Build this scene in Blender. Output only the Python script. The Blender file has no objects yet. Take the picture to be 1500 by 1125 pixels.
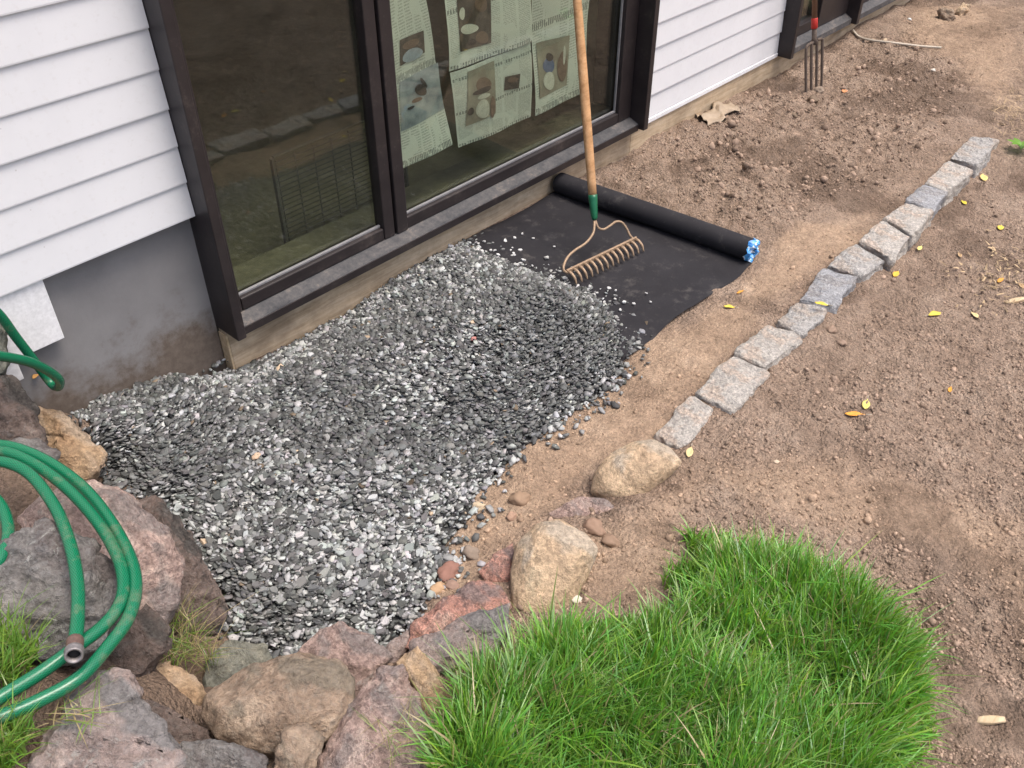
import bpy, bmesh, math, random
import numpy as np
from mathutils import Vector, Matrix, noise as mnoise
random.seed(7); RNG = np.random.default_rng(11)
scene = bpy.context.scene
COL = scene.collection

# ------------------------------------------------------------------ camera
F_PX, CX, CY = 1345.0, 750.0, 562.5            # photograph is 1500 x 1125
CAM = np.array([0.0, -2.247, 1.83])
YAW, PITCH = math.radians(42.35), math.radians(39.2)
fw = np.array([math.cos(PITCH)*math.cos(YAW), math.cos(PITCH)*math.sin(YAW), -math.sin(PITCH)])
rt = np.array([math.sin(YAW), -math.cos(YAW), 0.0]); up = np.cross(rt, fw)
cam = bpy.data.cameras.new('camera'); cam_o = bpy.data.objects.new('camera', cam); COL.objects.link(cam_o)
cam.sensor_fit = 'HORIZONTAL'; cam.sensor_width = 36.0; cam.lens = 36.0*F_PX/1500.0
cam.clip_start = 0.05; cam.clip_end = 500
M = Matrix.Identity(4)
for i in range(3):
    M[i][0], M[i][1], M[i][2], M[i][3] = rt[i], up[i], -fw[i], CAM[i]
cam_o.matrix_world = M
scene.camera = cam_o

# ------------------------------------------------------------------ light
SUN_EL, SUN_AZ = math.radians(70), math.radians(-62)   # azimuth measured from +X towards +Y
world = bpy.data.worlds.new('World'); scene.world = world; world.use_nodes = True
wn = world.node_tree.nodes; wl = world.node_tree.links
sky = wn.new('ShaderNodeTexSky'); sky.sky_type = 'NISHITA'; sky.sun_disc = False
sky.sun_elevation = SUN_EL; sky.sun_rotation = math.radians(90) - SUN_AZ
sky.air_density = 1.0; sky.dust_density = 6.0; sky.ozone_density = 1.0
wl.new(sky.outputs[0], wn['Background'].inputs[0]); wn['Background'].inputs[1].default_value = 0.15
sun = bpy.data.lights.new('sun', 'SUN'); sun.energy = 1.35; sun.angle = math.radians(24); sun.color = (1.0, 0.95, 0.88)
sun_o = bpy.data.objects.new('sun', sun); COL.objects.link(sun_o)
sd = Vector((math.cos(SUN_EL)*math.cos(SUN_AZ), math.cos(SUN_EL)*math.sin(SUN_AZ), math.sin(SUN_EL)))
sun_o.rotation_euler = sd.to_track_quat('Z', 'Y').to_euler(); sun_o.location = sd*20
vs = scene.view_settings
vs.view_transform = 'Standard'; vs.look = 'None'; vs.gamma = 1.0; vs.exposure = 0.74; vs.use_curve_mapping = False

# ------------------------------------------------------------------ pixel -> place
def ray(u, v):
    return fw + rt*((u-CX)/F_PX) - up*((v-CY)/F_PX)
def onZ(u, v, z=0.0):
    d = ray(u, v); return CAM + d*((z-CAM[2])/d[2])
def onY(u, v, y=0.0):
    d = ray(u, v); return CAM + d*((y-CAM[1])/d[1])
def onP(u, v, p, n):
    d = ray(u, v); return CAM + d*(np.dot(p-CAM, n)/np.dot(d, n))

# ------------------------------------------------------------------ noise in numpy
def _h(i, j, s):
    with np.errstate(over='ignore'):
        n = (i.astype(np.int64)*374761393 + j.astype(np.int64)*668265263 + s*1442695041) & 0xffffffff
        n = ((n ^ (n >> 13))*1274126177) & 0xffffffff
        n = (n ^ (n >> 16)) & 0xffffff
    return n/float(0xffffff)
def vnoise(x, y, s=0):
    xi, yi = np.floor(x), np.floor(y); fx, fy = x-xi, y-yi
    fx = fx*fx*(3-2*fx); fy = fy*fy*(3-2*fy)
    a, b, c, d = _h(xi, yi, s), _h(xi+1, yi, s), _h(xi, yi+1, s), _h(xi+1, yi+1, s)
    return (a*(1-fx)+b*fx)*(1-fy) + (c*(1-fx)+d*fx)*fy - 0.5
def fbm(x, y, f, o=4, s=0):
    r = 0; a = 1.0
    for k in range(o):
        r = r + a*vnoise(x*f+k*17.3, y*f-k*9.1, s+k); a *= .5; f *= 2.03
    return r
def clods(x, y, f, s=0):
    X, Y = x*f, y*f; xi, yi = np.floor(X), np.floor(Y); out = np.zeros_like(X)
    for di in (-1, 0, 1):
        for dj in (-1, 0, 1):
            ci, cj = xi+di, yi+dj
            px = ci+.15+.7*_h(ci, cj, s); py = cj+.15+.7*_h(ci, cj, s+5); r = .15+.6*_h(ci, cj, s+9)**2
            d2 = ((X-px)**2+(Y-py)**2)/(r*r)
            out = np.maximum(out, np.sqrt(np.clip(1-d2, 0, 1))*r)
    return out/f
def poly_sd(x, y, P):
    """signed distance to polygon, positive inside"""
    P = np.asarray(P); x = np.asarray(x, float); y = np.asarray(y, float)
    d = np.full(x.shape, 1e9); ins = np.zeros(x.shape, bool)
    for i in range(len(P)):
        a, b = P[i], P[(i+1) % len(P)]
        ex, ey = b[0]-a[0], b[1]-a[1]
        t = np.clip(((x-a[0])*ex+(y-a[1])*ey)/(ex*ex+ey*ey+1e-12), 0, 1)
        d = np.minimum(d, np.hypot(x-a[0]-t*ex, y-a[1]-t*ey))
        c = ((a[1] > y) != (b[1] > y)) & (x < (b[0]-a[0])*(y-a[1])/((b[1]-a[1])+1e-12)+a[0])
        ins ^= c
    return np.where(ins, d, -d)
def sstep(a, b, x):
    t = np.clip((x-a)/(b-a), 0, 1); return t*t*(3-2*t)

# ------------------------------------------------------------------ the lie of the land
CTRL = [(340,535,0),(470,465,0),(600,395,0),(830,275,0),(1000,178,0),(1170,95,.0),(1335,0,0),(110,600,.08),(200,580,.05),
 (800,400,0),(985,470,0),(700,690,0),(1100,385,.0),(900,560,0),(1040,520,.015),(1210,370,.015),(1390,215,.01),(950,630,.02),(820,700,.01),
 (1450,265,-.025),(1340,375,-.022),(1250,440,.005),(1200,480,.026),(1110,590,.036),(1010,680,.045),(1300,520,0),(1490,330,-.04),(1500,600,0),
 (1400,750,.02),(1450,1100,.03),(1000,760,.055),(900,800,.06),(870,850,.07),(1100,900,.075),(850,960,.11),(1000,1100,.12),(720,1090,.17),(1300,1100,.06),
 (1370,900,.03),(1440,950,.02),(1480,120,0),(1400,20,.04),(1500,60,.05),(690,930,.06),(620,1000,.08),(560,940,.0),(520,1060,.1),(440,1100,.12),(340,1070,.1),
 (300,1000,.02),(250,940,.06),(380,950,-.02),(330,900,0),(200,1000,.2),(130,960,.33),(40,1000,.42),(0,900,.42),(0,1100,.45),(120,1110,.36),
 (100,800,.3),(0,700,.36),(60,620,.2),(170,700,.03),(260,800,.0),(0,570,.24),(250,1110,.2),(650,800,0),(500,800,0),(400,650,0.0),(300,750,0)]
_cw = np.array([[*onZ(u, v, z)[:2], z] for u, v, z in CTRL] + [[0,-3,.3],[2,-3.2,.05],[4,-3,0],[6,-2.5,0],[-1,-1,.45],[-1,-2.5,.45],[8,0,.02],[8,-2,0],[12,-4,0],[-4,-2,.4],[3,-6,.1]])
def base_h(x, y):
    num = np.zeros_like(x); den = np.zeros_like(x)
    for cx, cy, cz in _cw:
        w = 1.0/((x-cx)**2+(y-cy)**2+.004)**2; num += w*cz; den += w
    return num/den
def pxpoly(L, z=0.0): return [tuple(onZ(u, v, z)[:2]) for u, v in L]
GRAVEL = pxpoly([(100,612),(200,577),(300,542),(335,528),(352,522),(430,478),(560,408),(680,346),(715,368),(760,388),(830,415),(890,448),(925,480),(918,530),(888,575),(830,612),
 (780,650),(745,680),(705,715),(690,760),(655,800),(668,825),(640,868),(605,915),(565,955),(500,925),(440,958),(370,955),(320,935),(325,890),(290,830),(250,760),(190,725),(140,690),(145,660),(125,632)])
LAWN = pxpoly([(625,1140),(655,1085),(690,1035),(735,995),(790,955),(860,935),(935,930),(980,890),(990,835),(1025,796),(1065,788),(1130,806),(1185,832),(1240,870),(1300,890),(1345,915),(1368,950),(1368,990),(1350,1040),(1330,1100),(1320,1200),(1300,1500),(700,1500),(600,1250)], .08)
TANBED = pxpoly([(930,480),(1000,470),(1110,390),(1180,330),(1290,300),(1260,350),(1180,420),(1100,500),(1000,585),(960,640),(870,690),(850,730),(760,790),(700,830),(650,860),(640,800),(690,740),(760,640),(880,570)])
TANR = pxpoly([(1020,690),(1200,690),(1330,720),(1500,770),(1500,900),(1400,820),(1250,760),(1080,750)])
TANF = pxpoly([(1330,0),(1500,20),(1500,170),(1440,150),(1400,90),(1330,70)])
TANL = pxpoly([(870,760),(1000,690),(1060,720),(1000,800),(960,860),(880,890),(840,850)])
DUG = pxpoly([(870,270),(1000,190),(1190,90),(1330,40),(1420,110),(1380,200),(1270,260),(1150,330),(1080,340),(960,300)])
_MC = onZ(790, 478)[:2]; _MC2 = onZ(560, 560)[:2]
def soil_h(x, y, detail=True):
    x = np.asarray(x, float); y = np.asarray(y, float)
    h = base_h(x, y)
    g = poly_sd(x, y, GRAVEL); l = poly_sd(x, y, LAWN)
    h = h + .025*sstep(-.02, .04, l) - .075*sstep(0., .05, g)
    if detail:
        dug = sstep(-.15, .15, poly_sd(x, y, DUG)+.2*fbm(x, y, 3, 3, 40))
        tan = np.clip(tan_at(x, y), 0, 1)
        rough = .35+.9*dug+.35*sstep(-1.2, -1.5, y)*(x > 1.2)
        rough = rough*(1-.55*tan)*(1-sstep(-.02, .05, g))
        # keep the bed under the fabric flat
        fab = sstep(2.05, 2.15, x)*sstep(2.95, 2.8, x)*sstep(-1.02, -.93, y)
        rough = rough*(1-fab)
        h = h + rough*(.022*fbm(x, y, 5, 4, 3) + .014*fbm(x, y, 17, 3, 6) + .35*clods(x, y, 16, 1) + .45*clods(x+.37, y+.11, 30, 2) + .5*clods(x, y, 52, 4) - .012) + (1-fab)*.004*fbm(x, y, 40, 2, 8)
        h = h + .03*dug*(fbm(x, y, 2.2, 2, 77)+.1) + .05*np.clip(fbm(x,y,2.6,3,15),-.1,1)*sstep(4.9,5.6,x)
        ca, sa = math.cos(-.35), math.sin(-.35)
        h = h + .010*sstep(-.1, .1, poly_sd(x, y, TANR))*fbm((x*ca+y*sa)*.12, (y*ca-x*sa), 22, 3, 63)
    return h
def tan_at(x, y):
    n = .16*fbm(x, y, 4, 4, 21)
    t = np.maximum.reduce([sstep(-.05, .06, poly_sd(x, y, TANBED)+n), .8*sstep(-.06, .1, poly_sd(x, y, TANR)+n), .9*sstep(-.1, .15, poly_sd(x, y, TANF)+n), .7*sstep(-.03, .08, poly_sd(x, y, TANL)+n)])
    return t
def gravel_h(x, y):
    g = poly_sd(x, y, GRAVEL)
    d = np.hypot((x-_MC[0])/.42, (y-_MC[1])/.30)
    d2 = np.hypot((x-_MC2[0])/.6, (y-_MC2[1])/.5)
    return base_h(x, y) + .028*sstep(-.015, .13, g) + .082*np.exp(-(d**2)*1.3)*sstep(-.01, .22, g) + .02*np.exp(-d2**2) + .012*fbm(x, y, 5, 2, 60)*sstep(0, .1, g) - .050*sstep(-.30, -.02, y)*sstep(.80, 1.3, x)*sstep(1.9, 1.55, x)
def S(x, y): return float(soil_h(np.array([x]), np.array([y]))[0])
def hit(u, v, fn=soil_h):
    z = 0.0
    for _ in range(8):
        p = onZ(u, v, z); z = .5*z+.5*float(fn(np.array([p[0]]), np.array([p[1]]))[0])
    p = onZ(u, v, z); return np.array([p[0], p[1], z])

# ------------------------------------------------------------------ materials
class NT:
    def __init__(s, name):
        s.m = bpy.data.materials.new(name); s.m.use_nodes = True
        s.t = s.m.node_tree; s.n = s.t.nodes; s.b = s.n['Principled BSDF']; s.out = s.n['Material Output']
    def new(s, t, **kw):
        n = s.n.new(t)
        for k, v in kw.items():
            if k.startswith('i_'): n.inputs[k[2:].replace('_', ' ')].default_value = v
            else: setattr(n, k, v)
        return n
    def link(s, a, b): s.t.links.new(a, b)
    def coords(s, kind='Object'):
        if not hasattr(s, 'tc'): s.tc = s.new('ShaderNodeTexCoord')
        return s.tc.outputs[kind]
    def noise(s, scale, detail=5, rough=.6, vec=None, dist=0.0):
        n = s.new('ShaderNodeTexNoise'); n.inputs['Scale'].default_value = scale; n.inputs['Detail'].default_value = detail
        n.inputs['Roughness'].default_value = rough; n.inputs['Distortion'].default_value = dist
        s.link(vec or s.coords(), n.inputs['Vector']); return n.outputs['Fac']
    def ramp(s, fac, stops):
        r = s.new('ShaderNodeValToRGB'); e = r.color_ramp.elements
        while len(e) < len(stops): e.new(.5)
        for k, (p, c) in enumerate(stops):
            e[k].position = p; e[k].color = (*c, 1) if len(c) == 3 else c
        s.link(fac, r.inputs['Fac']); return r.outputs['Color']
    def mix(s, fac, a, b, mode='MIX'):
        m = s.new('ShaderNodeMix', data_type='RGBA', blend_type=mode)
        for sock, v in ((m.inputs[0], fac), (m.inputs[6], a), (m.inputs[7], b)):
            if hasattr(v, 'node'): s.link(v, sock)
            elif isinstance(v, (tuple, list)): sock.default_value = (*v, 1)
            else: sock.default_value = v
        return m.outputs[2]
    def math(s, op, a, b=0.0):
        m = s.new('ShaderNodeMath', operation=op)
        for k, v in enumerate((a, b)):
            if hasattr(v, 'node'): s.link(v, m.inputs[k])
            else: m.inputs[k].default_value = v
        return m.outputs[0]
    def attr(s, name):
        return s.new('ShaderNodeAttribute', attribute_name=name).outputs['Color']
    def fin(s, col, rough=.8, bump=None, bs=.3, bd=.01, spec=.3, metal=0.0):
        if hasattr(col, 'node'): s.link(col, s.b.inputs['Base Color'])
        else: s.b.inputs['Base Color'].default_value = (*col, 1)
        if hasattr(rough, 'node'): s.link(rough, s.b.inputs['Roughness'])
        else: s.b.inputs['Roughness'].default_value = rough
        s.b.inputs['Specular IOR Level'].default_value = spec; s.b.inputs['Metallic'].default_value = metal
        if bump is not None:
            b = s.new('ShaderNodeBump'); b.inputs['Strength'].default_value = bs; b.inputs['Distance'].default_value = bd
            s.link(bump, b.inputs['Height']); s.link(b.outputs[0], s.b.inputs['Normal'])
        return s.m

def m_soil():
    t = NT('soil'); a = t.attr('zone'); sep = t.new('ShaderNodeSeparateColor'); t.link(a, sep.inputs[0])
    n1 = t.noise(4.5, 9, .72); n2 = t.noise(28, 6, .7); n3 = t.noise(160, 4, .7)
    dark = t.ramp(n1, [(.3, (.255, .184, .138)), (.5, (.36, .268, .204)), (.7, (.455, .350, .274))])
    tan = t.ramp(n1, [(.3, (.32, .226, .160)), (.55, (.45, .328, .234)), (.75, (.54, .41, .305))])
    c = t.mix(sep.outputs[0], dark, tan)
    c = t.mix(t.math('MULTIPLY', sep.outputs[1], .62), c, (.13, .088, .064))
    c = t.mix(.55, c, t.ramp(n2, [(.3, (.5, .5, .5)), (.55, (1, 1, 1)), (.75, (1.25, 1.22, 1.2))]), 'MULTIPLY')
    c = t.mix(.6, c, t.ramp(n3, [(.32, (.55, .53, .52)), (.5, (1, 1, 1)), (.72, (1.35, 1.32, 1.3))]), 'MULTIPLY')
    v = t.new('ShaderNodeTexVoronoi', i_Scale=230.0); t.link(t.coords(), v.inputs['Vector'])
    c = t.mix(t.ramp(v.outputs['Distance'], [(.10, (.35, .35, .35)), (.18, (0, 0, 0))]), c, (.5, .42, .35))
    v2 = t.new('ShaderNodeTexVoronoi', i_Scale=95.0); t.link(t.coords(), v2.inputs['Vector'])
    v3 = t.new('ShaderNodeTexVoronoi', i_Scale=210.0); t.link(t.coords(), v3.inputs['Vector'])
    c = t.mix(.45, c, t.ramp(v2.outputs['Color'], [(.2, (.72, .72, .72)), (.8, (1.22, 1.21, 1.2))]), 'MULTIPLY')
    cr = t.math('ADD', t.math('MULTIPLY', v2.outputs['Distance'], -.7), t.math('MULTIPLY', v3.outputs['Distance'], -.35))
    cr = t.math('MULTIPLY', cr, t.math('SUBTRACT', 1.0, t.math('MULTIPLY', sep.outputs[0], .65)))
    bump = t.math('ADD', cr, t.math('ADD', n2, t.math('MULTIPLY', n3, .5)))
    return t.fin(c, .95, bump, .9, .022, .12)
def m_clod():
    t = NT('clod'); n = t.noise(40, 5, .7); a = t.attr('col')
    c = t.mix(.7, a, t.ramp(n, [(.3, (.55, .55, .55)), (.7, (1.3, 1.3, 1.3))]), 'MULTIPLY')
    return t.fin(c, .95, n, .6, .01, .1)
def m_rock(name, cols, speck=None, sp_amt=.5, scale=9, lichen=0.0, crack=.10):
    t = NT(name); n = t.noise(scale, 8, .68, dist=.6); n2 = t.noise(scale*9, 5, .75); n3 = t.noise(scale*.45, 4, .6, dist=.4)
    c = t.ramp(n, [(.28, cols[0]), (.5, cols[1]), (.72, cols[2])])
    if len(cols) > 3: c = t.mix(t.ramp(n3, [(.49, (0, 0, 0)), (.535, (1, 1, 1))]), c, cols[3])
    c = t.mix(.75, c, t.ramp(n2, [(.3, (.5, .5, .5)), (.5, (1, 1, 1)), (.7, (1.5, 1.5, 1.5))]), 'MULTIPLY')
    vn = t.noise(scale*2.6, 9, .8, dist=2.5); c = t.mix(.55, c, t.ramp(vn, [(.32, (.55, .54, .53)), (.48, (1, 1, 1)), (.66, (1.3, 1.3, 1.28))]), 'MULTIPLY')
    if speck:
        v = t.new('ShaderNodeTexVoronoi', i_Scale=scale*17.0); t.link(t.coords(), v.inputs['Vector'])
        c = t.mix(t.math('MULTIPLY', t.ramp(v.outputs['Color'], [(.55, (0, 0, 0)), (.75, (1, 1, 1))]), sp_amt), c, speck)
    if lichen:
        nl = t.noise(scale*1.7, 9, .75, dist=1.2)
        c = t.mix(t.math('MULTIPLY', t.ramp(nl, [(.57, (0, 0, 0)), (.63, (1, 1, 1))]), lichen), c, (.48, .48, .45))
    w = t.new('ShaderNodeTexWave', i_Scale=scale*.5, i_Distortion=14.0, i_Detail=5.0); t.link(t.coords(), w.inputs['Vector'])
    bump = t.math('ADD', t.math('ADD', n, t.math('MULTIPLY', n2, .4)), t.math('MULTIPLY', w.outputs['Fac'], .25))
    crk = t.new('ShaderNodeTexVoronoi', feature='DISTANCE_TO_EDGE', i_Scale=scale*1.3); mpv = t.new('ShaderNodeVectorMath', operation='ADD'); t.link(t.coords(), mpv.inputs[0]); nz = t.new('ShaderNodeTexNoise', i_Scale=scale*1.2, i_Detail=6.0); t.link(t.coords(), nz.inputs['Vector']); sc_ = t.new('ShaderNodeVectorMath', operation='SCALE'); sc_.inputs['Scale'].default_value = .16; t.link(nz.outputs['Color'], sc_.inputs[0]); t.link(sc_.outputs[0], mpv.inputs[1]); t.link(mpv.outputs[0], crk.inputs['Vector'])
    lines = t.ramp(crk.outputs['Distance'], [(.0, (0, 0, 0)), (.035, (1, 1, 1))])
    c = t.mix(crack, c, lines, 'MULTIPLY')
    bump = t.math('ADD', bump, t.math('MULTIPLY', lines, crack*.5))
    return t.fin(c, .85, bump, 1.0, .045, .25)
def m_plain(name, c, rough=.6, var=.25, scale=14, bs=.15, spec=.3, metal=0.0, stops=None, stretch=None):
    t = NT(name); vec = None
    if stretch:
        mp = t.new('ShaderNodeMapping'); mp.inputs['Scale'].default_value = stretch; t.link(t.coords(), mp.inputs[0]); vec = mp.outputs[0]
    n = t.noise(scale, 6, .65, vec); n2 = t.noise(scale*8, 4, .7, vec)
    col = t.ramp(n, stops) if stops else t.mix(1.0, c, t.ramp(n, [(.25, (1-var,)*3), (.75, (1+var,)*3)]), 'MULTIPLY')
    col = t.mix(.4, col, t.ramp(n2, [(.3, (.7, .7, .7)), (.7, (1.25, 1.25, 1.25))]), 'MULTIPLY')
    return t.fin(col, rough, n2, bs, .004, spec, metal)
def m_siding():
    t = NT('siding_paint'); n = t.noise(5, 4, .6); n2 = t.noise(60, 4, .7)
    c = t.ramp(n, [(.3, (.685, .69, .712)), (.7, (.735, .74, .76))])
    v = t.new('ShaderNodeTexVoronoi', i_Scale=22.0); t.link(t.coords(), v.inputs['Vector'])
    sp = t.math('MULTIPLY', t.ramp(v.outputs['Distance'], [(.045, (1, 1, 1)), (.07, (0, 0, 0))]), t.ramp(t.noise(9, 2), [(.52, (0, 0, 0)), (.6, (1, 1, 1))]))
    c = t.mix(t.math('MULTIPLY', sp, .45), c, (.3, .27, .25))
    c = t.mix(t.math('MULTIPLY', t.ramp(n2, [(.55, (0, 0, 0)), (.75, (1, 1, 1))]), .25), c, (.52, .50, .48))
    return t.fin(c, .5, n2, .05, .002, .35)
def m_foundation():
    t = NT('foundation_coat'); n = t.noise(6, 5, .6); n2 = t.noise(45, 5, .7)
    c = t.ramp(n, [(.3, (.195, .190, .194)), (.7, (.245, .240, .242))])
    sx = t.new('ShaderNodeSeparateXYZ'); t.link(t.coords('Generated'), sx.inputs[0])
    edge = t.math('ADD', sx.outputs[2], t.math('MULTIPLY', t.math('SUBTRACT', n, .5), .5))
    edge = t.math('ADD', edge, t.math('MULTIPLY', t.math('SUBTRACT', n2, .5), .22))
    c = t.mix(t.ramp(edge, [(.49, (1, 1, 1)), (.66, (0, 0, 0))]), c, t.ramp(n2, [(.3, (.115, .092, .076)), (.7, (.175, .142, .118))]))
    return t.fin(c, .85, n2, .25, .004, .2)
def m_dark_paint():
    t = NT('dark_brown_paint'); n = t.noise(7, 6, .7); n2 = t.noise(70, 4, .7)
    c = t.ramp(n, [(.3, (.018, .014, .015)), (.7, (.034, .027, .027))])
    c = t.mix(t.ramp(t.math('ADD', t.math('MULTIPLY', n, .6), t.math('MULTIPLY', n2, .4)), [(.55, (0, 0, 0)), (.7, (.45, .45, .45))]), c, (.13, .105, .09))
    return t.fin(c, .42, n2, .12, .003, .4)
def m_sill():
    t = NT('weathered_sill'); n = t.noise(9, 7, .75); n2 = t.noise(55, 5, .75)
    s = t.math('ADD', t.math('MULTIPLY', n, .6), t.math('MULTIPLY', n2, .4))
    c = t.ramp(s, [(.34, (.032, .032, .036)), (.46, (.060, .060, .064)), (.56, (.095, .09, .09)), (.68, (.21, .175, .145))])
    return t.fin(c, .7, n2, .3, .004, .3)
def m_timber(name, a, b, c3):
    t = NT(name); mp = t.new('ShaderNodeMapping'); mp.inputs['Scale'].default_value = (1.2, 14, 14); t.link(t.coords(), mp.inputs[0])
    n = t.noise(4, 7, .7, mp.outputs[0], .5); n2 = t.noise(18, 5, .7); n3 = t.noise(3, 5, .7)
    c = t.ramp(n, [(.3, a), (.5, b), (.7, c3)])
    c = t.mix(t.ramp(n3, [(.5, (0, 0, 0)), (.65, (.4, .4, .4))]), c, (.16, .115, .08))
    c = t.mix(.5, c, t.ramp(n2, [(.3, (.6, .6, .6)), (.7, (1.2, 1.2, 1.2))]), 'MULTIPLY')
    return t.fin(c, .85, n, .35, .006, .2)
def m_glass():
    t = NT('window_glass'); t.n.remove(t.b)
    fr = t.new('ShaderNodeFresnel'); ge = t.new('ShaderNodeNewGeometry'); t.link(t.math('SUBTRACT', 1.55, t.math('MULTIPLY', ge.outputs['Backfacing'], 1.55-1/1.55)), fr.inputs[0]); tr = t.new('ShaderNodeBsdfTransparent'); gl = t.new('ShaderNodeBsdfGlossy')
    tr.inputs[0].default_value = (.885, .91, .845, 1); gl.inputs['Roughness'].default_value = .004
    df = t.new('ShaderNodeBsdfDiffuse'); df.inputs[0].default_value = (.32, .31, .28, 1)
    n = t.noise(4, 6, .7)
    m1 = t.new('ShaderNodeMixShader'); t.link(t.ramp(n, [(.35, (.008, .008, .008)), (.7, (.035, .035, .035))]), m1.inputs[0]); t.link(tr.outputs[0], m1.inputs[1]); t.link(df.outputs[0], m1.inputs[2])
    m2 = t.new('ShaderNodeMixShader'); t.link(fr.outputs[0], m2.inputs[0]); t.link(m1.outputs[0], m2.inputs[1]); t.link(gl.outputs[0], m2.inputs[2])
    t.link(m2.outputs[0], t.out.inputs[0]); return t.m
def m_news():
    t = NT('newsprint'); uv = t.coords('UV'); sx = t.new('ShaderNodeSeparateXYZ'); t.link(uv, sx.inputs[0])
    U, V = sx.outputs[0], sx.outputs[1]
    lines = t.math('LESS_THAN', t.math('FRACT', t.math('MULTIPLY', V, 72.0)), .52)
    colu = t.math('FRACT', t.math('MULTIPLY', U, 5.0)); colm = t.math('MULTIPLY', t.math('GREATER_THAN', colu, .10), t.math('LESS_THAN', colu, .92))
    mp = t.new('ShaderNodeMapping'); mp.inputs['Scale'].default_value = (80, 72, 1); t.link(uv, mp.inputs[0])
    w = t.math('GREATER_THAN', t.noise(1.0, 1, .5, mp.outputs[0]), .44)
    blk = t.math('GREATER_THAN', t.noise(3.2, 1, .5, uv), .42)
    ink = t.math('MULTIPLY', t.math('MULTIPLY', lines, colm), t.math('MULTIPLY', w, blk))
    # headline bars broken into letters
    hb = t.math('MULTIPLY', t.math('LESS_THAN', t.math('FRACT', t.math('MULTIPLY', V, 2.3)), .085), t.math('GREATER_THAN', t.math('FRACT', t.math('MULTIPLY', U, 31.0)), .38))
    ink = t.math('MAXIMUM', t.math('MULTIPLY', ink, .55), t.math('MULTIPLY', hb, t.math('GREATER_THAN', t.noise(20, 1, .5, uv), .42)))
    c = t.mix(ink, (.60, .64, .615), (.22, .24, .24))
    return t.fin(c, .9, None, spec=.1)
def m_photo(name, stops, sc):
    t = NT(name); n = t.noise(sc, 6, .55, t.coords('UV'), .15)
    return t.fin(t.ramp(n, stops), .8, spec=.1)
def m_hose():
    t = NT('hose_vinyl'); sx = t.new('ShaderNodeSeparateXYZ'); t.link(t.coords('UV'), sx.inputs[0])
    u, v = sx.outputs[0], sx.outputs[1]
    a = t.math('FRACT', t.math('ADD', t.math('MULTIPLY', u, 105.0), t.math('MULTIPLY', v, 9.0)))
    b = t.math('FRACT', t.math('SUBTRACT', t.math('MULTIPLY', u, 105.0), t.math('MULTIPLY', v, 9.0)))
    g = t.math('MAXIMUM', t.math('LESS_THAN', a, .17), t.math('LESS_THAN', b, .17))
    n = t.noise(16, 5, .7)
    c = t.mix(g, (.002, .100, .045), (.008, .200, .095))
    c = t.mix(t.math('MULTIPLY', t.ramp(n, [(.57, (0, 0, 0)), (.74, (1, 1, 1))]), .45), c, (.21, .17, .12))
    return t.fin(c, .26, g, .2, .001, .55)
def m_col(name, src='attr', rough=.8, bs=.3, spec=.25, var=60):
    t = NT(name)
    c = t.attr('col') if src == 'attr' else t.new('ShaderNodeObjectInfo').outputs['Color']
    n = t.noise(var, 4, .7)
    c = t.mix(.5, c, t.ramp(n, [(.3, (.68, .68, .68)), (.7, (1.28, 1.28, 1.28))]), 'MULTIPLY')
    return t.fin(c, rough, n, bs, .003, spec)
def m_grass():
    t = NT('grass_blade'); t.n.remove(t.b); a = t.attr('col')
    d = t.new('ShaderNodeBsdfDiffuse'); tl = t.new('ShaderNodeBsdfTranslucent'); g = t.new('ShaderNodeBsdfGlossy'); g.inputs['Roughness'].default_value = .4
    t.link(a, d.inputs[0]); t.link(t.mix(1.0, a, (1.1, 1.25, .5), 'MULTIPLY'), tl.inputs[0])
    m1 = t.new('ShaderNodeMixShader'); m1.inputs[0].default_value = .4; t.link(d.outputs[0], m1.inputs[1]); t.link(tl.outputs[0], m1.inputs[2])
    m2 = t.new('ShaderNodeMixShader'); m2.inputs[0].default_value = .05; t.link(m1.outputs[0], m2.inputs[1]); t.link(g.outputs[0], m2.inputs[2])
    t.link(m2.outputs[0], t.out.inputs[0]); return t.m
def m_fabric():
    t = NT('weed_fabric'); n = t.noise(5, 5, .65); n2 = t.noise(14, 7, .8)
    c = t.ramp(n, [(.3, (.012, .011, .014)), (.7, (.021, .020, .024))])
    c = t.mix(t.ramp(n2, [(.54, (0, 0, 0)), (.78, (.45, .45, .45))]), c, (.16, .145, .135))
    return t.fin(c, .72, t.noise(300, 2), .2, .002, .3)
def m_label():
    t = NT('roll_label'); n = t.noise(26, 2, .5, dist=2.0); n2 = t.noise(55, 2, .5)
    c = t.ramp(n, [(.40, (.03, .20, .55)), (.50, (.10, .42, .80)), (.56, (.75, .82, .88)), (.66, (.03, .06, .14))])
    return t.fin(c, .35, n2, .3, .004, .5)
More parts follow.
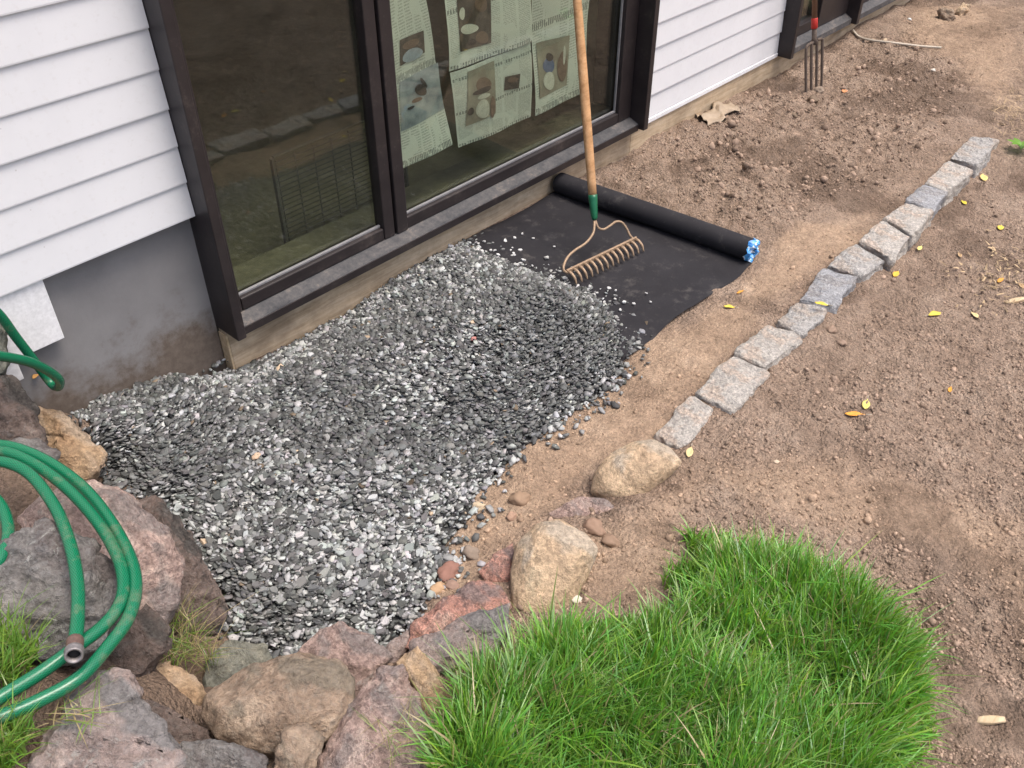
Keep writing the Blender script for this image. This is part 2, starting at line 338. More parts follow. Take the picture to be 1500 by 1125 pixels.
MAT = dict(
 soil=m_soil(), clod=m_clod(), siding=m_siding(), found=m_foundation(), dark=m_dark_paint(), sill=m_sill(), glass=m_glass(), news=m_news(), hose=m_hose(),
 timber=m_timber('base_timber_wood', (.33, .245, .155), (.49, .38, .26), (.60, .49, .36)), fresh=m_timber('cut_wood', (.42, .30, .17), (.55, .42, .27), (.62, .5, .34)),
 handle=m_timber('ash_handle', (.36, .19, .085), (.50, .285, .14), (.58, .36, .20)),
 fabric=m_fabric(), label=m_label(), grass=m_grass(), chip=m_col('slate_chips'), chip1=m_col('slate_chip', 'obj'), pebble=m_col('pebble', 'obj', .8, .4, .25, 25), leaf=m_col('fallen_leaf', 'obj', .6, .2, .3, 30),
 green=m_plain('green_enamel', (.008, .12, .055), .35, .15, spec=.5), rakesteel=m_plain('rusty_tan_steel', (.34, .24, .16), .55, .3, 30, .3, .4, .3),
 red=m_plain('red_enamel', (.42, .03, .022), .5, .15), forksteel=m_plain('muddy_fork_steel', (.10, .075, .06), .7, .4, 25, .4), forkwood=m_plain('old_fork_handle', (.16, .09, .055), .7, .3, 20),
 brass=m_plain('tarnished_coupling', (.20, .125, .105), .45, .3, 40, .3, .5, .5), zinc=m_plain('worn_coupling_ring', (.27, .25, .25), .45, .3, 40, .3, .5, .6), black=m_plain('dark_hollow', (.02, .02, .022), .8, .2),
 white=m_plain('white_vinyl', (.78, .78, .80), .45, .06, 10, .05), cable=m_plain('pale_cable', (.50, .44, .36), .6, .2), straw=m_col('straw', 'attr', .8, .1, .2, 40),
 room=m_plain('olive_room', (.12, .115, .082), .8, .25, 3), roomwall=m_plain('dim_room_wall', (.04, .038, .034), .85, .3, 2), grille=m_plain('grille_metal', (.065, .064, .055), .5, .2),
 weather=m_plain('aluminium_bead', (.30, .30, .31), .4, .2, metal=.4), roof=m_plain('interior_ceiling', (.5, .5, .48), .9, .1),
 granite=m_rock('grey_granite', [(0.448, 0.426, 0.403), (0.571, 0.549, 0.526), (0.694, 0.661, 0.627), (0.577, 0.506, 0.446)], (.17, .165, .165), .4, 13, 0, .0),
 granite2=m_rock('pale_granite', [(0.515, 0.47, 0.426), (0.638, 0.594, 0.543), (0.739, 0.694, 0.638), (0.657, 0.551, 0.466)], (.22, .20, .19), .35, 12, 0, .0),
 granite3=m_rock('blue_granite', [(0.378, 0.383, 0.4), (0.508, 0.513, 0.54), (0.626, 0.632, 0.648), (0.478, 0.462, 0.463)], (.15, .15, .16), .4, 14, 0, .0),
 tan=m_rock('tan_fieldstone', [(0.488, 0.35, 0.236), (0.666, 0.496, 0.334), (0.75, 0.626, 0.439), (0.585, 0.488, 0.381)], (.20, .145, .11), .22, 7, 0, 0.0),
 tan2=m_rock('ochre_rock', [(0.388, 0.243, 0.14), (0.557, 0.392, 0.247), (0.696, 0.541, 0.396), (0.58, 0.45, 0.33)], (.22, .14, .09), .2, 9),
 pink=m_rock('pink_granite', [(0.388, 0.2, 0.16), (0.7, 0.385, 0.308), (0.75, 0.616, 0.506), (0.333, 0.243, 0.224)], (.21, .15, .14), .5, 12, .2),
 purple=m_rock('purple_grey_rock', [(0.207, 0.158, 0.145), (0.406, 0.322, 0.293), (0.603, 0.496, 0.449), (0.234, 0.22, 0.216)], (.37, .345, .335), .28, 8, .6),
 grey=m_rock('dark_grey_rock', [(0.099, 0.094, 0.091), (0.224, 0.21, 0.2), (0.401, 0.38, 0.361), (0.169, 0.147, 0.14)], (.36, .36, .36), .25, 8, .85),
 brown=m_rock('brown_rock', [(0.192, 0.137, 0.1), (0.396, 0.293, 0.215), (0.643, 0.506, 0.379), (0.256, 0.211, 0.16)], (.38, .34, .29), .2, 8, .2, .02),
 dkbrown=m_rock('dark_brown_rock', [(0.086, 0.065, 0.055), (0.185, 0.138, 0.119), (0.316, 0.25, 0.212), (0.09, 0.079, 0.072)], (.27, .25, .23), .2, 9, .2),
 greenrock=m_rock('green_grey_rock', [(0.12, 0.121, 0.1), (0.238, 0.24, 0.2), (0.406, 0.405, 0.339), (0.31, 0.299, 0.241)], (.33, .34, .31), .25, 9, .2),
 redrock=m_rock('dusty_pink_boulder', [(0.272, 0.195, 0.169), (0.543, 0.395, 0.343), (0.75, 0.63, 0.549), (0.336, 0.28, 0.259)], (.20, .135, .125), .45, 10, .4),
)

# ------------------------------------------------------------------ object helpers
WL = {}
def tag(o, label=None, cat=None, group=None, kind=None):
    if label: o['label'] = label
    if cat: o['category'] = cat
    if group: o['group'] = group
    if kind: o['kind'] = kind
    return o
def link(o, loc, parent=None):
    COL.objects.link(o); loc = np.asarray(loc, float)
    if parent is not None:
        o.parent = parent; o.location = loc - WL[parent.name]
    else: o.location = loc
    WL[o.name] = loc; return o
def empty(name, loc, label, cat, group=None):
    o = bpy.data.objects.new(name, None); o.empty_display_size = .05
    link(o, loc); return tag(o, label, cat, group)
def build(name, V, Fc, mat, parent=None, smooth=False, origin=None, uv=None, col=None):
    V = np.asarray(V, float); c = np.array([V[:, 0].mean(), V[:, 1].mean(), V[:, 2].min()]) if origin is None else np.asarray(origin, float)
    me = bpy.data.meshes.new(name)
    if isinstance(Fc, np.ndarray):
        n, k = Fc.shape
        me.vertices.add(len(V)); me.vertices.foreach_set('co', (V-c).astype(np.float32).ravel())
        me.loops.add(n*k); me.loops.foreach_set('vertex_index', Fc.astype(np.int32).ravel())
        me.polygons.add(n); me.polygons.foreach_set('loop_start', (np.arange(n)*k).astype(np.int32))
        me.update(calc_edges=True); me.validate()
    else:
        me.from_pydata((V-c).tolist(), [], [tuple(f) for f in Fc])
    if smooth: me.polygons.foreach_set('use_smooth', np.ones(len(me.polygons), bool))
    if uv is not None:
        l = me.uv_layers.new(name='UVMap'); vi = np.zeros(len(me.loops), np.int32); me.loops.foreach_get('vertex_index', vi)
        l.data.foreach_set('uv', np.asarray(uv, np.float32)[vi].ravel())
    if col is not None:
        for an, arr in (col.items() if isinstance(col, dict) else [('col', col)]):
            a = me.attributes.new(an, 'FLOAT_COLOR', 'POINT'); a.data.foreach_set('color', np.c_[arr, np.ones(len(V))].astype(np.float32).ravel())
    me.materials.append(MAT[mat])
    return link(bpy.data.objects.new(name, me), c, parent)
def from_bm(name, bm, mat, parent=None, smooth=False, origin=None):
    bmesh.ops.recalc_face_normals(bm, faces=bm.faces[:])
    V = np.array([v.co[:] for v in bm.verts]); bm.verts.index_update(); Fc = [[v.index for v in f.verts] for f in bm.faces]; bm.free()
    return build(name, V, Fc, mat, parent, smooth, origin)
def box(name, x0, x1, y0, y1, z0, z1, mat, parent=None, bev=.003):
    bm = bmesh.new(); r = bmesh.ops.create_cube(bm, size=1)
    for v in bm.verts: v.co = ((x0+x1)/2+v.co.x*(x1-x0), (y0+y1)/2+v.co.y*(y1-y0), (z0+z1)/2+v.co.z*(z1-z0))
    if bev: bmesh.ops.bevel(bm, geom=bm.edges[:], offset=bev, segments=2, affect='EDGES', profile=.5)
    return from_bm(name, bm, mat, parent)
def prism(name, prof, x0, x1, mat, parent=None):
    """profile in (y,z) swept along x"""
    n = len(prof); V = [(x0, *p) for p in prof]+[(x1, *p) for p in prof]
    Fc = [list(range(n))[::-1], list(range(n, 2*n))]+[[i, (i+1) % n, n+(i+1) % n, n+i] for i in range(n)]
    bm = bmesh.new(); vv = [bm.verts.new(v) for v in V]
    for f in Fc: bm.faces.new([vv[i] for i in f])
    return from_bm(name, bm, mat, parent)
def spline(P, n=8):
    P = [np.asarray(p, float) for p in P]; P = [2*P[0]-P[1]]+P+[2*P[-1]-P[-2]]; out = []
    for i in range(1, len(P)-2):
        for k in range(n):
            t = k/n; a, b, c, d = P[i-1:i+3]
            out.append(.5*((2*b)+(-a+c)*t+(2*a-5*b+4*c-d)*t*t+(-a+3*b-3*c+d)*t**3))
    out.append(P[-2]); return np.array(out)
def tube(name, P, r, mat, parent=None, seg=10, cap=True, origin=None, flat=1.0):
    P = np.asarray(P, float); n = len(P); r = np.broadcast_to(r, (n,))
    T = np.gradient(P, axis=0); T /= np.linalg.norm(T, axis=1)[:, None]+1e-12
    for i in range(1, n):
        if np.dot(T[i], T[i-1]) < 0: T[i] = -T[i]
    N = np.cross(T[0], [0, 0, 1.]);  N = N if np.linalg.norm(N) > 1e-3 else np.array([1., 0, 0]); N /= np.linalg.norm(N)
    V = []; UV = []; s = 0
    for i in range(n):
        N = N-T[i]*np.dot(N, T[i]); N /= np.linalg.norm(N); B = np.cross(T[i], N)
        if i: s += np.linalg.norm(P[i]-P[i-1])
        for k in range(seg):
            a = 2*math.pi*k/seg; V.append(P[i]+r[i]*(N*math.cos(a)+B*math.sin(a)*flat)); UV.append((s, abs(2*k/seg-1)))
    Fc = [[i*seg+k, i*seg+(k+1) % seg, (i+1)*seg+(k+1) % seg, (i+1)*seg+k] for i in range(n-1) for k in range(seg)]
    if cap: Fc += [list(range(seg))[::-1], list(range((n-1)*seg, n*seg))]
    return build(name, V, Fc, mat, parent, True, origin, uv=UV)

# ================================================================== ground
def axis(*seg):
    a = []
    for lo, hi, st in seg: a.append(np.arange(lo, hi-1e-9, st))
    return np.unique(np.round(np.concatenate(a+[[seg[-1][1]]]), 5))
xs = axis((-40, -4, 4), (-4, -.4, .3), (-.4, 0, .04), (0, 3.6, .0105), (3.6, 7.6, .016), (7.6, 12, .3), (12, 60, 4))
ys = axis((-40, -6, 4), (-6, -2.9, .25), (-2.9, -2.4, .03), (-2.4, .04, .0105), (.04, .5, .23), (.5, 40, 5))
X, Y = np.meshgrid(xs, ys); xf, yf = X.ravel(), Y.ravel()
zf = soil_h(xf, yf); zf = np.where(yf > .02, np.minimum(zf, -.1), zf)
nx, ny = len(xs), len(ys); I = np.arange(nx*ny).reshape(ny, nx)
Q = np.stack([I[:-1, :-1], I[:-1, 1:], I[1:, 1:], I[1:, :-1]], -1).reshape(-1, 4)
tanv = tan_at(xf, yf); damp_shade = sstep(.14, .27, fbm(xf, yf, 3.1, 5, 90))*.85
damp_shade = np.maximum(damp_shade*(1-.3*tanv), .85*sstep(.95, .75, xf)*sstep(.0, -.05, poly_sd(xf, yf, GRAVEL)))  # soil round the rocks darkened: humus plus shade of the gaps painted in
damp_shade = np.maximum(damp_shade, .9*sstep(-.03, .04, poly_sd(xf, yf, LAWN)))  # soil under the lawn set darker too
build('ground', np.c_[xf, yf, zf], Q, 'soil', smooth=True, origin=(0, 0, 0), col={'zone': np.c_[tanv, damp_shade, 0*damp_shade]})['kind'] = 'structure'

# loose crumbs of soil
ICO_V, ICO_F = None, None
_bm = bmesh.new(); bmesh.ops.create_icosphere(_bm, subdivisions=1, radius=1); _bm.verts.index_update()
ICO_V = np.array([v.co[:] for v in _bm.verts]); ICO_F = np.array([[v.index for v in f.verts] for f in _bm.faces]); _bm.free()
def rotmats(n, tilt=None):
    q = RNG.normal(size=(n, 4)); q /= np.linalg.norm(q, axis=1)[:, None]; w, x, y, z = q.T
    return np.stack([np.stack([1-2*(y*y+z*z), 2*(x*y-z*w), 2*(x*z+y*w)], -1), np.stack([2*(x*y+z*w), 1-2*(x*x+z*z), 2*(y*z-x*w)], -1), np.stack([2*(x*z-y*w), 2*(y*z+x*w), 1-2*(x*x+y*y)], -1)], 1)
def scatter(name, pos, scale3, R, TV, TF, mat, col, label, cat):
    n, k = len(pos), len(TV[0]) if isinstance(TV, list) else len(TV)
    T = np.stack([TV[i] for i in RNG.integers(0, len(TV), n)]) if isinstance(TV, list) else np.broadcast_to(TV, (n, k, 3))
    V = np.einsum('nij,nkj->nki', R, T*scale3[:, None, :])+pos[:, None, :]
    Fc = (TF[None]+(np.arange(n)*k)[:, None, None]).reshape(-1, TF.shape[1])
    o = build(name, V.reshape(-1, 3), Fc, mat, origin=(pos[:, 0].mean(), pos[:, 1].mean(), 0), col=np.repeat(col, k, 0))
    return tag(o, label, cat, kind='stuff')
n = 90000
u = RNG.uniform(560, 1540, n); v = RNG.uniform(-5, 1140, n)
d_ = fw[None]+rt[None]*((u-CX)/F_PX)[:, None]-up[None]*((v-CY)/F_PX)[:, None]
p = CAM[None]+d_*((0-CAM[2])/d_[:, 2])[:, None]
x, y = p[:, 0], p[:, 1]
tn = tan_at(x, y); dg = sstep(-.1, .1, poly_sd(x, y, DUG))
keep = (y < -.02) & (poly_sd(x, y, GRAVEL) < -.01) & (poly_sd(x, y, LAWN) < 0) & ~((x > 1.9) & (x < 2.9) & (y > -.95)) & (RNG.uniform(size=n) < (.30+.7*dg+.15*(y < -1.4))*(1-.5*tn)) & (fbm(x, y, 4, 3, 33)+.25*dg > -.12)
x, y, tn = x[keep], y[keep], tn[keep]; n = len(x)
sz = np.clip(RNG.lognormal(-5.9, .50+.22*dg[keep], n), .0015, .022)
z = soil_h(x, y)+sz*.15
base = np.array([.345, .252, .192])*(1-tn[:, None])+np.array([.42, .30, .212])*tn[:, None]
TVc = [ICO_V*(1+.75*(RNG.uniform(size=(len(ICO_V), 1))-.5)) for _ in range(14)]
scatter('soil_crumbs', np.c_[x, y, z], sz[:, None]*RNG.uniform(.6, 1.2, (n, 3)), rotmats(n), TVc, ICO_F, 'clod', base*RNG.uniform(.55, 1.25, (n, 1)), 'loose brown soil crumbs lying over the dug earth', 'soil')

# ================================================================== house
house = empty('house', (2.2, .3, 0), 'white clapboard house wall with dark framed low windows above the bed', 'house')
EXP = .1055
def siding(x0, x1, zs):
    for z0 in zs:
        j = random.uniform(-.0012, .0012)
        prism('siding_board', [(-.004+j, z0), (-.0045+j, z0+.004), (.0028+j, z0+EXP+.012), (.026, z0+EXP+.012), (.026, z0)], x0, x1, 'siding', house)
siding(-1.6, 1.117, [.5435+EXP*k for k in range(20)])
siding(3.273, 4.545, [.1215+EXP*k for k in range(24)])
siding(6.9, 9, [.1215+EXP*k for k in range(24)])
siding(1.1185, 3.2715, [2.1315+EXP*k for k in range(5)]); siding(4.5465, 6.8985, [2.1315+EXP*k for k in range(5)])
box('starter_strip', 3.273, 4.545, -.008, .02, .098, .1195, 'white', house, .002)
box('trim_board', .30, .668, .004, .026, .352, .5425, 'white', house, .002)
box('trim_board', -1.6, .535, .006, .028, .288, .352-.002, 'white', house, .002)
box('foundation_wall', -1.6, 1.119, .04, .25, -.35, .58, 'found', house, 0)
box('wall_core', -1.6, 1.10, .028, .25, .585, 2.66, 'roomwall', house, 0)
box('wall_core', 3.29, 4.53, .028, .25, -.3, 2.66, 'roomwall', house, 0)
box('wall_core', 1.102, 3.288, .028, .25, 2.14, 2.66, 'roomwall', house, 0)
box('wall_core', 4.532, 9, .028, .25, 2.14, 2.66, 'roomwall', house, 0)
box('wall_core', 6.9, 9, .028, .25, -.3, 2.138, 'roomwall', house, 0)
box('base_timber', 1.128, 3.262, 0, .05, -.12, .1215, 'timber', house, .004)
box('base_timber', 3.264, 9, .001, .05, -.12, .0955, 'timber', house, .004)
box('cut_board_end', 1.121, 1.1275, -.002, .040, -.12, .115, 'fresh', house, .001)
box('interior_floor', -1.6, 9, .255, 4, .02, .06, 'room', house, 0)
box('interior_ledge', 1.105, 3.285, .052, .252, .06, .165, 'room', house, .003)
box('interior_ledge', 4.535, 6.895, .052, .252, .06, .165, 'room', house, .003)
box('interior_wall', -1.6, 9, 4.002, 4.1, -.1, 2.66, 'roomwall', house, 0)
box('interior_wall', -1.7, -1.602, .03, 4.1, -.1, 2.66, 'roomwall', house, 0)
box('interior_wall', 9.002, 9.1, .03, 4.1, -.1, 2.66, 'roomwall', house, 0)
box('ceiling', -1.7, 9.1, .0, 4.1, 2.662, 2.75, 'roof', house, 0)

def pane(name, x0, x1, z0, z1, parent, y=.028):
    return box(name, x0, x1, y, y+.005, z0, z1, 'glass', parent, 0)
def stile(name, x0, x1, z0, z1, par, y0=-.004, y1=.045, mat='dark'): return box(name, x0, x1, y0, y1, z0, z1, mat, par, .004)
ZT = 2.12
# big two-pane window
w = box('window', 1.152, 3.238, -.002, .05, 2.06, ZT, 'dark', house, .004)      # head rail carries the rest
box('casing', 1.119, 1.1505, -.082, .06, .134, ZT+.01, 'dark', w, .003); box('casing', 3.2395, 3.271, -.082, .06, .131, ZT+.01, 'dark', w, .003)
prism('sill', [(-.050, .130), (-.050, .152), (-.046, .157), (-.004, .172), (.05, .172), (.05, .1225), (-.032, .1225), (-.036, .130)], 1.152, 3.238, 'sill', w)
box('sill_drip_edge', 1.1525, 3.2375, -.0545, -.0508, .125, .1525, 'dark', w, .001)
stile('stile', 1.152, 1.198, .174, 2.058, w); stile('stile', 1.795, 1.842, .174, 2.058, w, -.006); stile('mullion', 1.8435, 1.8505, .174, 2.058, w, .006)
stile('stile', 1.852, 1.902, .174, 2.058, w, -.010); stile('stile', 3.150, 3.2375, .174, 2.058, w)
for x0, x1 in ((1.200, 1.793), (1.904, 3.148)):
    stile('bottom_rail', x0, x1, .174, .218, w)
    box('glazing_bead', x0+.001, x1-.001, .012, .022, .2185, .2265, 'weather', w, .001)
    pane('pane', x0-.01, x1+.01, .21, 2.062, w)
box('glazing_bead', 3.1415, 3.149, .013, .022, .2275, 2.05, 'weather', w, .001)
# far window
w2 = box('window', 4.58, 6.86, -.002, .05, 2.06, ZT, 'dark', house, .004)
box('casing', 4.547, 4.5785, -.082, .06, .100, ZT+.01, 'dark', w2, .003); box('casing', 5.30, 5.335, -.082, .06, .10, ZT+.01, 'dark', w2, .003); box('casing', 6.862, 6.893, -.082, .06, .1, ZT+.01, 'dark', w2, .003)
for x0, x1 in ((4.58, 5.298), (5.337, 6.86)):
    prism('sill', [(-.050, .098), (-.050, .128), (-.004, .152), (.05, .152), (.05, .0965), (-.035, .0965)], x0, x1, 'sill', w2)
    stile('bottom_rail', x0+.05, x1-.05, .154, .21, w2); stile('stile', x0, x0+.0485, .154, 2.058, w2)
stile('blank_panel', 4.95, 5.298, .154, 2.058, w2, -.012); stile('stile', 6.80, 6.86, .154, 2.058, w2)
pane('pane', 4.62, 4.96, .205, 2.062, w2); pane('pane', 5.38, 6.805, .205, 2.062, w2)

# newspapers hung behind the right pane
def wave(x, z, k): return .085+.006*math.sin(9*x+k)+.005*math.sin(13*z+2*k)+.004*math.sin(21*x+11*z)
def sheet(name, q, mat, k, parent=None, off=0.0, n=14, sub=None):
    C4 = [onY(u, v, .085) for u, v in q]; V = []; UV = []
    for j in range(n+1):
        for i in range(n+1):
            a, b = i/n, j/n; P = (C4[0]*(1-a)+C4[1]*a)*(1-b)+(C4[3]*(1-a)+C4[2]*a)*b
            V.append((P[0], wave(P[0], P[2], k)-off, P[2])); UV.append((a, 1-b))
    Fc = [[j*(n+1)+i, j*(n+1)+i+1, (j+1)*(n+1)+i+1, (j+1)*(n+1)+i] for j in range(n) for i in range(n)]
    return build(name, V, Fc, mat, parent, True, uv=UV)
MAT['ph1'] = m_photo('dark_print', [(.35, (.05, .045, .045)), (.65, (.13, .11, .10))], 3)
MAT['ph2'] = m_photo('blue_print', [(.35, (.14, .17, .21)), (.5, (.27, .31, .35)), (.66, (.38, .42, .45))], 2.2)
MAT['ph3'] = m_photo('portrait_print', [(.35, (.22, .20, .17)), (.65, (.34, .33, .28))], 2)
NG = 'newspaper sheets hung behind the window glass'
s1 = tag(sheet('newspaper', [(560,-60),(606,-85),(664,212),(588,246)], 'news', 0), 'newspaper sheet with wide blue grey photo hung beside the window mullion', 'newspaper', NG)
s2 = tag(sheet('newspaper', [(650,-90),(777,-135),(778,60),(658,105)], 'news', 1), 'upper newspaper sheet with one tall dark photo hung behind the glass', 'newspaper', NG)
s3 = tag(sheet('newspaper', [(658,106.5),(777.5,62),(780,172),(673,217)], 'news', 2), 'lower newspaper sheet with a figure in a hat and small dark picture', 'newspaper', NG)
s4 = tag(sheet('newspaper', [(779,-135),(880,-170),(851,135),(784,170)], 'news', 3), 'newspaper sheet with colour portrait photo hanging behind the rake handle', 'newspaper', NG)
def flat_fig(par, k, u, v, a, b, mat, rot=0.0):
    q = []; C_ = math.cos(rot); S_ = math.sin(rot)
    for dx, dy in ((-1, -1), (1, -1), (1, 1), (-1, 1)):
        q.append((u+dx*a*C_-dy*b*S_, v+dx*a*S_+dy*b*C_))
    n = 10; C4 = [onY(x_, y_, .085) for x_, y_ in q]; V = []; Fc = []
    for j in range(n+1):
        for i in range(n+1):
            x_, y_ = 2*i/n-1, 2*j/n-1; r = max(abs(x_), abs(y_)); l = math.hypot(x_, y_)+1e-9; f = r/l*(1+.04*math.sin(3*math.atan2(y_, x_)+u)); x_ = (x_*f+1)/2; y_ = (y_*f+1)/2
            P = (C4[0]*(1-x_)+C4[1]*x_)*(1-y_)+(C4[3]*(1-x_)+C4[2]*x_)*y_; V.append((P[0], wave(P[0], P[2], k)-.0040-.0003*len(par.children), P[2]))
    Fc = [[j*(n+1)+i, j*(n+1)+i+1, (j+1)*(n+1)+i+1, (j+1)*(n+1)+i] for j in range(n) for i in range(n)]
    build('printed_figure', V, Fc, mat, par, True)
for nm, c_ in dict(ink_dark=(.05, .045, .045), ink_brown=(.17, .12, .10), ink_pale=(.52, .53, .49), ink_blue=(.10, .14, .26), ink_sky=(.30, .36, .44)).items(): MAT[nm] = m_plain(nm, c_, .85, .25, 40, 0, .1)
a = sheet('printed_photo', [(583,58),(619,44),(623,77),(584,96)], 'ph1', 0, s1, .0025, 6)
flat_fig(a, 0, 603, 80, 17, 9, 'ink_sky', -.4); flat_fig(a, 0, 600, 64, 14, 6, 'ink_brown', -.4)
a = sheet('printed_photo', [(583,120),(643,92),(653,160),(586,192)], 'ph2', 0, s1, .0025, 6)
flat_fig(a, 0, 617, 132, 10, 8, 'ink_dark', .5); flat_fig(a, 0, 622, 122, 3, 9, 'ink_dark', -.6); flat_fig(a, 0, 610, 146, 9, 3, 'ink_brown', -.3); flat_fig(a, 0, 600, 157, 6, 2, 'ink_dark', -.4)
a = sheet('printed_photo', [(671,-20),(716,-38),(717,62),(672,75)], 'ph1', 1, s2, .0025, 6)
flat_fig(a, 1, 686, 42, 13, 7, 'ink_pale', -.2); flat_fig(a, 1, 704, 54, 9, 9, 'ink_brown', .3); flat_fig(a, 1, 677, 20, 4, 9, 'ink_pale', .1); flat_fig(a, 1, 703, 5, 8, 12, 'ink_brown'); flat_fig(a, 1, 690, 60, 5, 4, 'ink_dark')
a = sheet('printed_photo', [(681,104),(722,88),(724,165),(681,185)], 'ph3', 2, s3, .0025, 6)
flat_fig(a, 2, 704, 122, 12, 10, 'ink_brown', -.3); flat_fig(a, 2, 702, 131, 15, 4, 'ink_dark', -.35); flat_fig(a, 2, 704, 139, 10, 3.5, 'ink_pale', -.3); flat_fig(a, 2, 703, 158, 10, 14, 'ink_pale', .05); flat_fig(a, 2, 686, 162, 4, 6, 'ink_dark', .3); flat_fig(a, 2, 718, 155, 4, 16, 'ink_brown')
a = sheet('printed_photo', [(738,112),(760,107),(759,129),(737,132)], 'ph1', 2, s3, .0025, 4)
flat_fig(a, 2, 749, 116, 8, 4, 'ink_brown', -.15)
a = sheet('printed_photo', [(788,64),(833,51),(828,124),(789,144)], 'ph3', 3, s4, .0025, 6)
flat_fig(a, 3, 804, 96, 8, 11, 'ink_blue', .2); flat_fig(a, 3, 806, 84, 5, 6, 'ink_dark'); flat_fig(a, 3, 803, 118, 8, 13, 'ink_pale', .1); flat_fig(a, 3, 822, 97, 6, 22, 'ink_brown', .06); flat_fig(a, 3, 825, 80, 1.6, 14, 'ink_pale', .05)
# grille standing behind the left pane
g0, g1 = onY(398, 238, .30), onY(545, 200, .30)
gr = empty('metal_grille', (g0[0], .30, .06), 'dark metal grille of thin bars standing behind the left pane', 'grille')
zt = g0[2]
for k in range(20):
    z0 = .09+k*(zt-.10)/19; box('bar', g0[0]+.012, g0[0]+.588, .30, .304, z0, z0+.003, 'grille', gr, 0)
for k in range(8):
    x0 = g0[0]+.02+k*.08; box('upright', x0, x0+.003, .3075, .312, .061, zt, 'grille', gr, 0)
box('frame_side', g0[0], g0[0]+.010, .298, .314, .0605, zt+.01, 'grille', gr, .001); box('frame_side', g0[0]+.59, g0[0]+.60, .298, .314, .0605, zt+.01, 'grille', gr, .001)
box('frame_top', g0[0]+.0105, g0[0]+.5895, .298, .314, zt+.012, zt+.018, 'grille', gr, .001)

# ================================================================== granite edging blocks
BL = [([(1423,198),(1465,204),(1433,240),(1391,230)],'granite','rough granite block standing at the open end of the edging row'),
 ([(1390,233),(1427,248),(1390,280),(1354,267)],'granite2','second granite edging block from the open end, buff stained'),
 ([(1353,269),(1390,281),(1369,307),(1329,291)],'granite3','third granite edging block from the open end, plain blue grey'),
 ([(1327,294),(1366,308),(1337,343),(1293,320)],'granite2','fourth granite edging block from the open end, pale with broad top'),
 ([(1292,322),(1336,345),(1308,378),(1257,353)],'granite2','fifth granite edging block from the open end, tan tinted'),
 ([(1254,357),(1299,381),(1262,402),(1211,388)],'granite','sixth granite edging block, middle of the row'),
 ([(1205,391),(1258,404),(1223,448),(1170,437)],'granite3','blue grey granite edging block, fifth from the tan boulder'),
 ([(1168,440),(1210,450),(1206,467),(1177,492),(1136,470)],'granite','grey granite edging block with yellow leaf, fourth from the tan boulder'),
 ([(1124,475),(1163,484),(1174,497),(1123,538),(1077,514)],'granite2','pale granite edging block, third from the tan boulder'),
 ([(1074,521),(1128,546),(1075,602),(1015,575)],'granite2','large granite edging block with rusty patch, second from the tan boulder'),
 ([(1012,578),(1047,597),(1026,630),(994,655),(959,633)],'granite2','pale granite edging block touching the big tan boulder')]
for i, (q, mt, lab) in enumerate(BL):
    zt = .044+.004*math.sin(i*2.3)
    T = np.array([onZ(u, v, zt) for u, v in q]); c = T.mean(0)
    bm = bmesh.new(); T = c+(T-c)*1.005
    top = [bm.verts.new(p_+np.array([0, 0, random.uniform(-.004, .004)])) for p_ in T]
    bot = [bm.verts.new(c+(p_-c)*1.0+np.array([0, 0, -.15])) for p_ in T]
    k = len(q); bm.faces.new(top[::-1]); bm.faces.new(bot)
    for a in range(k): bm.faces.new([top[a], top[(a+1) % k], bot[(a+1) % k], bot[a]])
    bmesh.ops.recalc_face_normals(bm, faces=bm.faces[:])
    bmesh.ops.bevel(bm, geom=bm.edges[:], offset=.008, segments=2, affect='EDGES', profile=.5)
    bmesh.ops.triangulate(bm, faces=bm.faces[:])
    for _ in range(5):
        e = [e for e in bm.edges if e.calc_length() > .016]
        if not e: break
        bmesh.ops.subdivide_edges(bm, edges=e, cuts=1, use_grid_fill=True); bmesh.ops.triangulate(bm, faces=[f for f in bm.faces if len(f.verts) > 3])
    bm.normal_update()
    for vv in bm.verts:
        s = Vector(vv.co)+Vector((i*3.1, 0, 0)); a = mnoise.fractal(s*9, 1, 2, 3)*.008+mnoise.fractal(s*45, 1, 2, 3)*.0025
        vv.co += vv.normal*a*(1.0 if vv.normal.z > .5 else 1.9)
    o = from_bm('granite_block', bm, mt, smooth=True); tag(o, lab, 'edging block', 'granite blocks in the edging row')

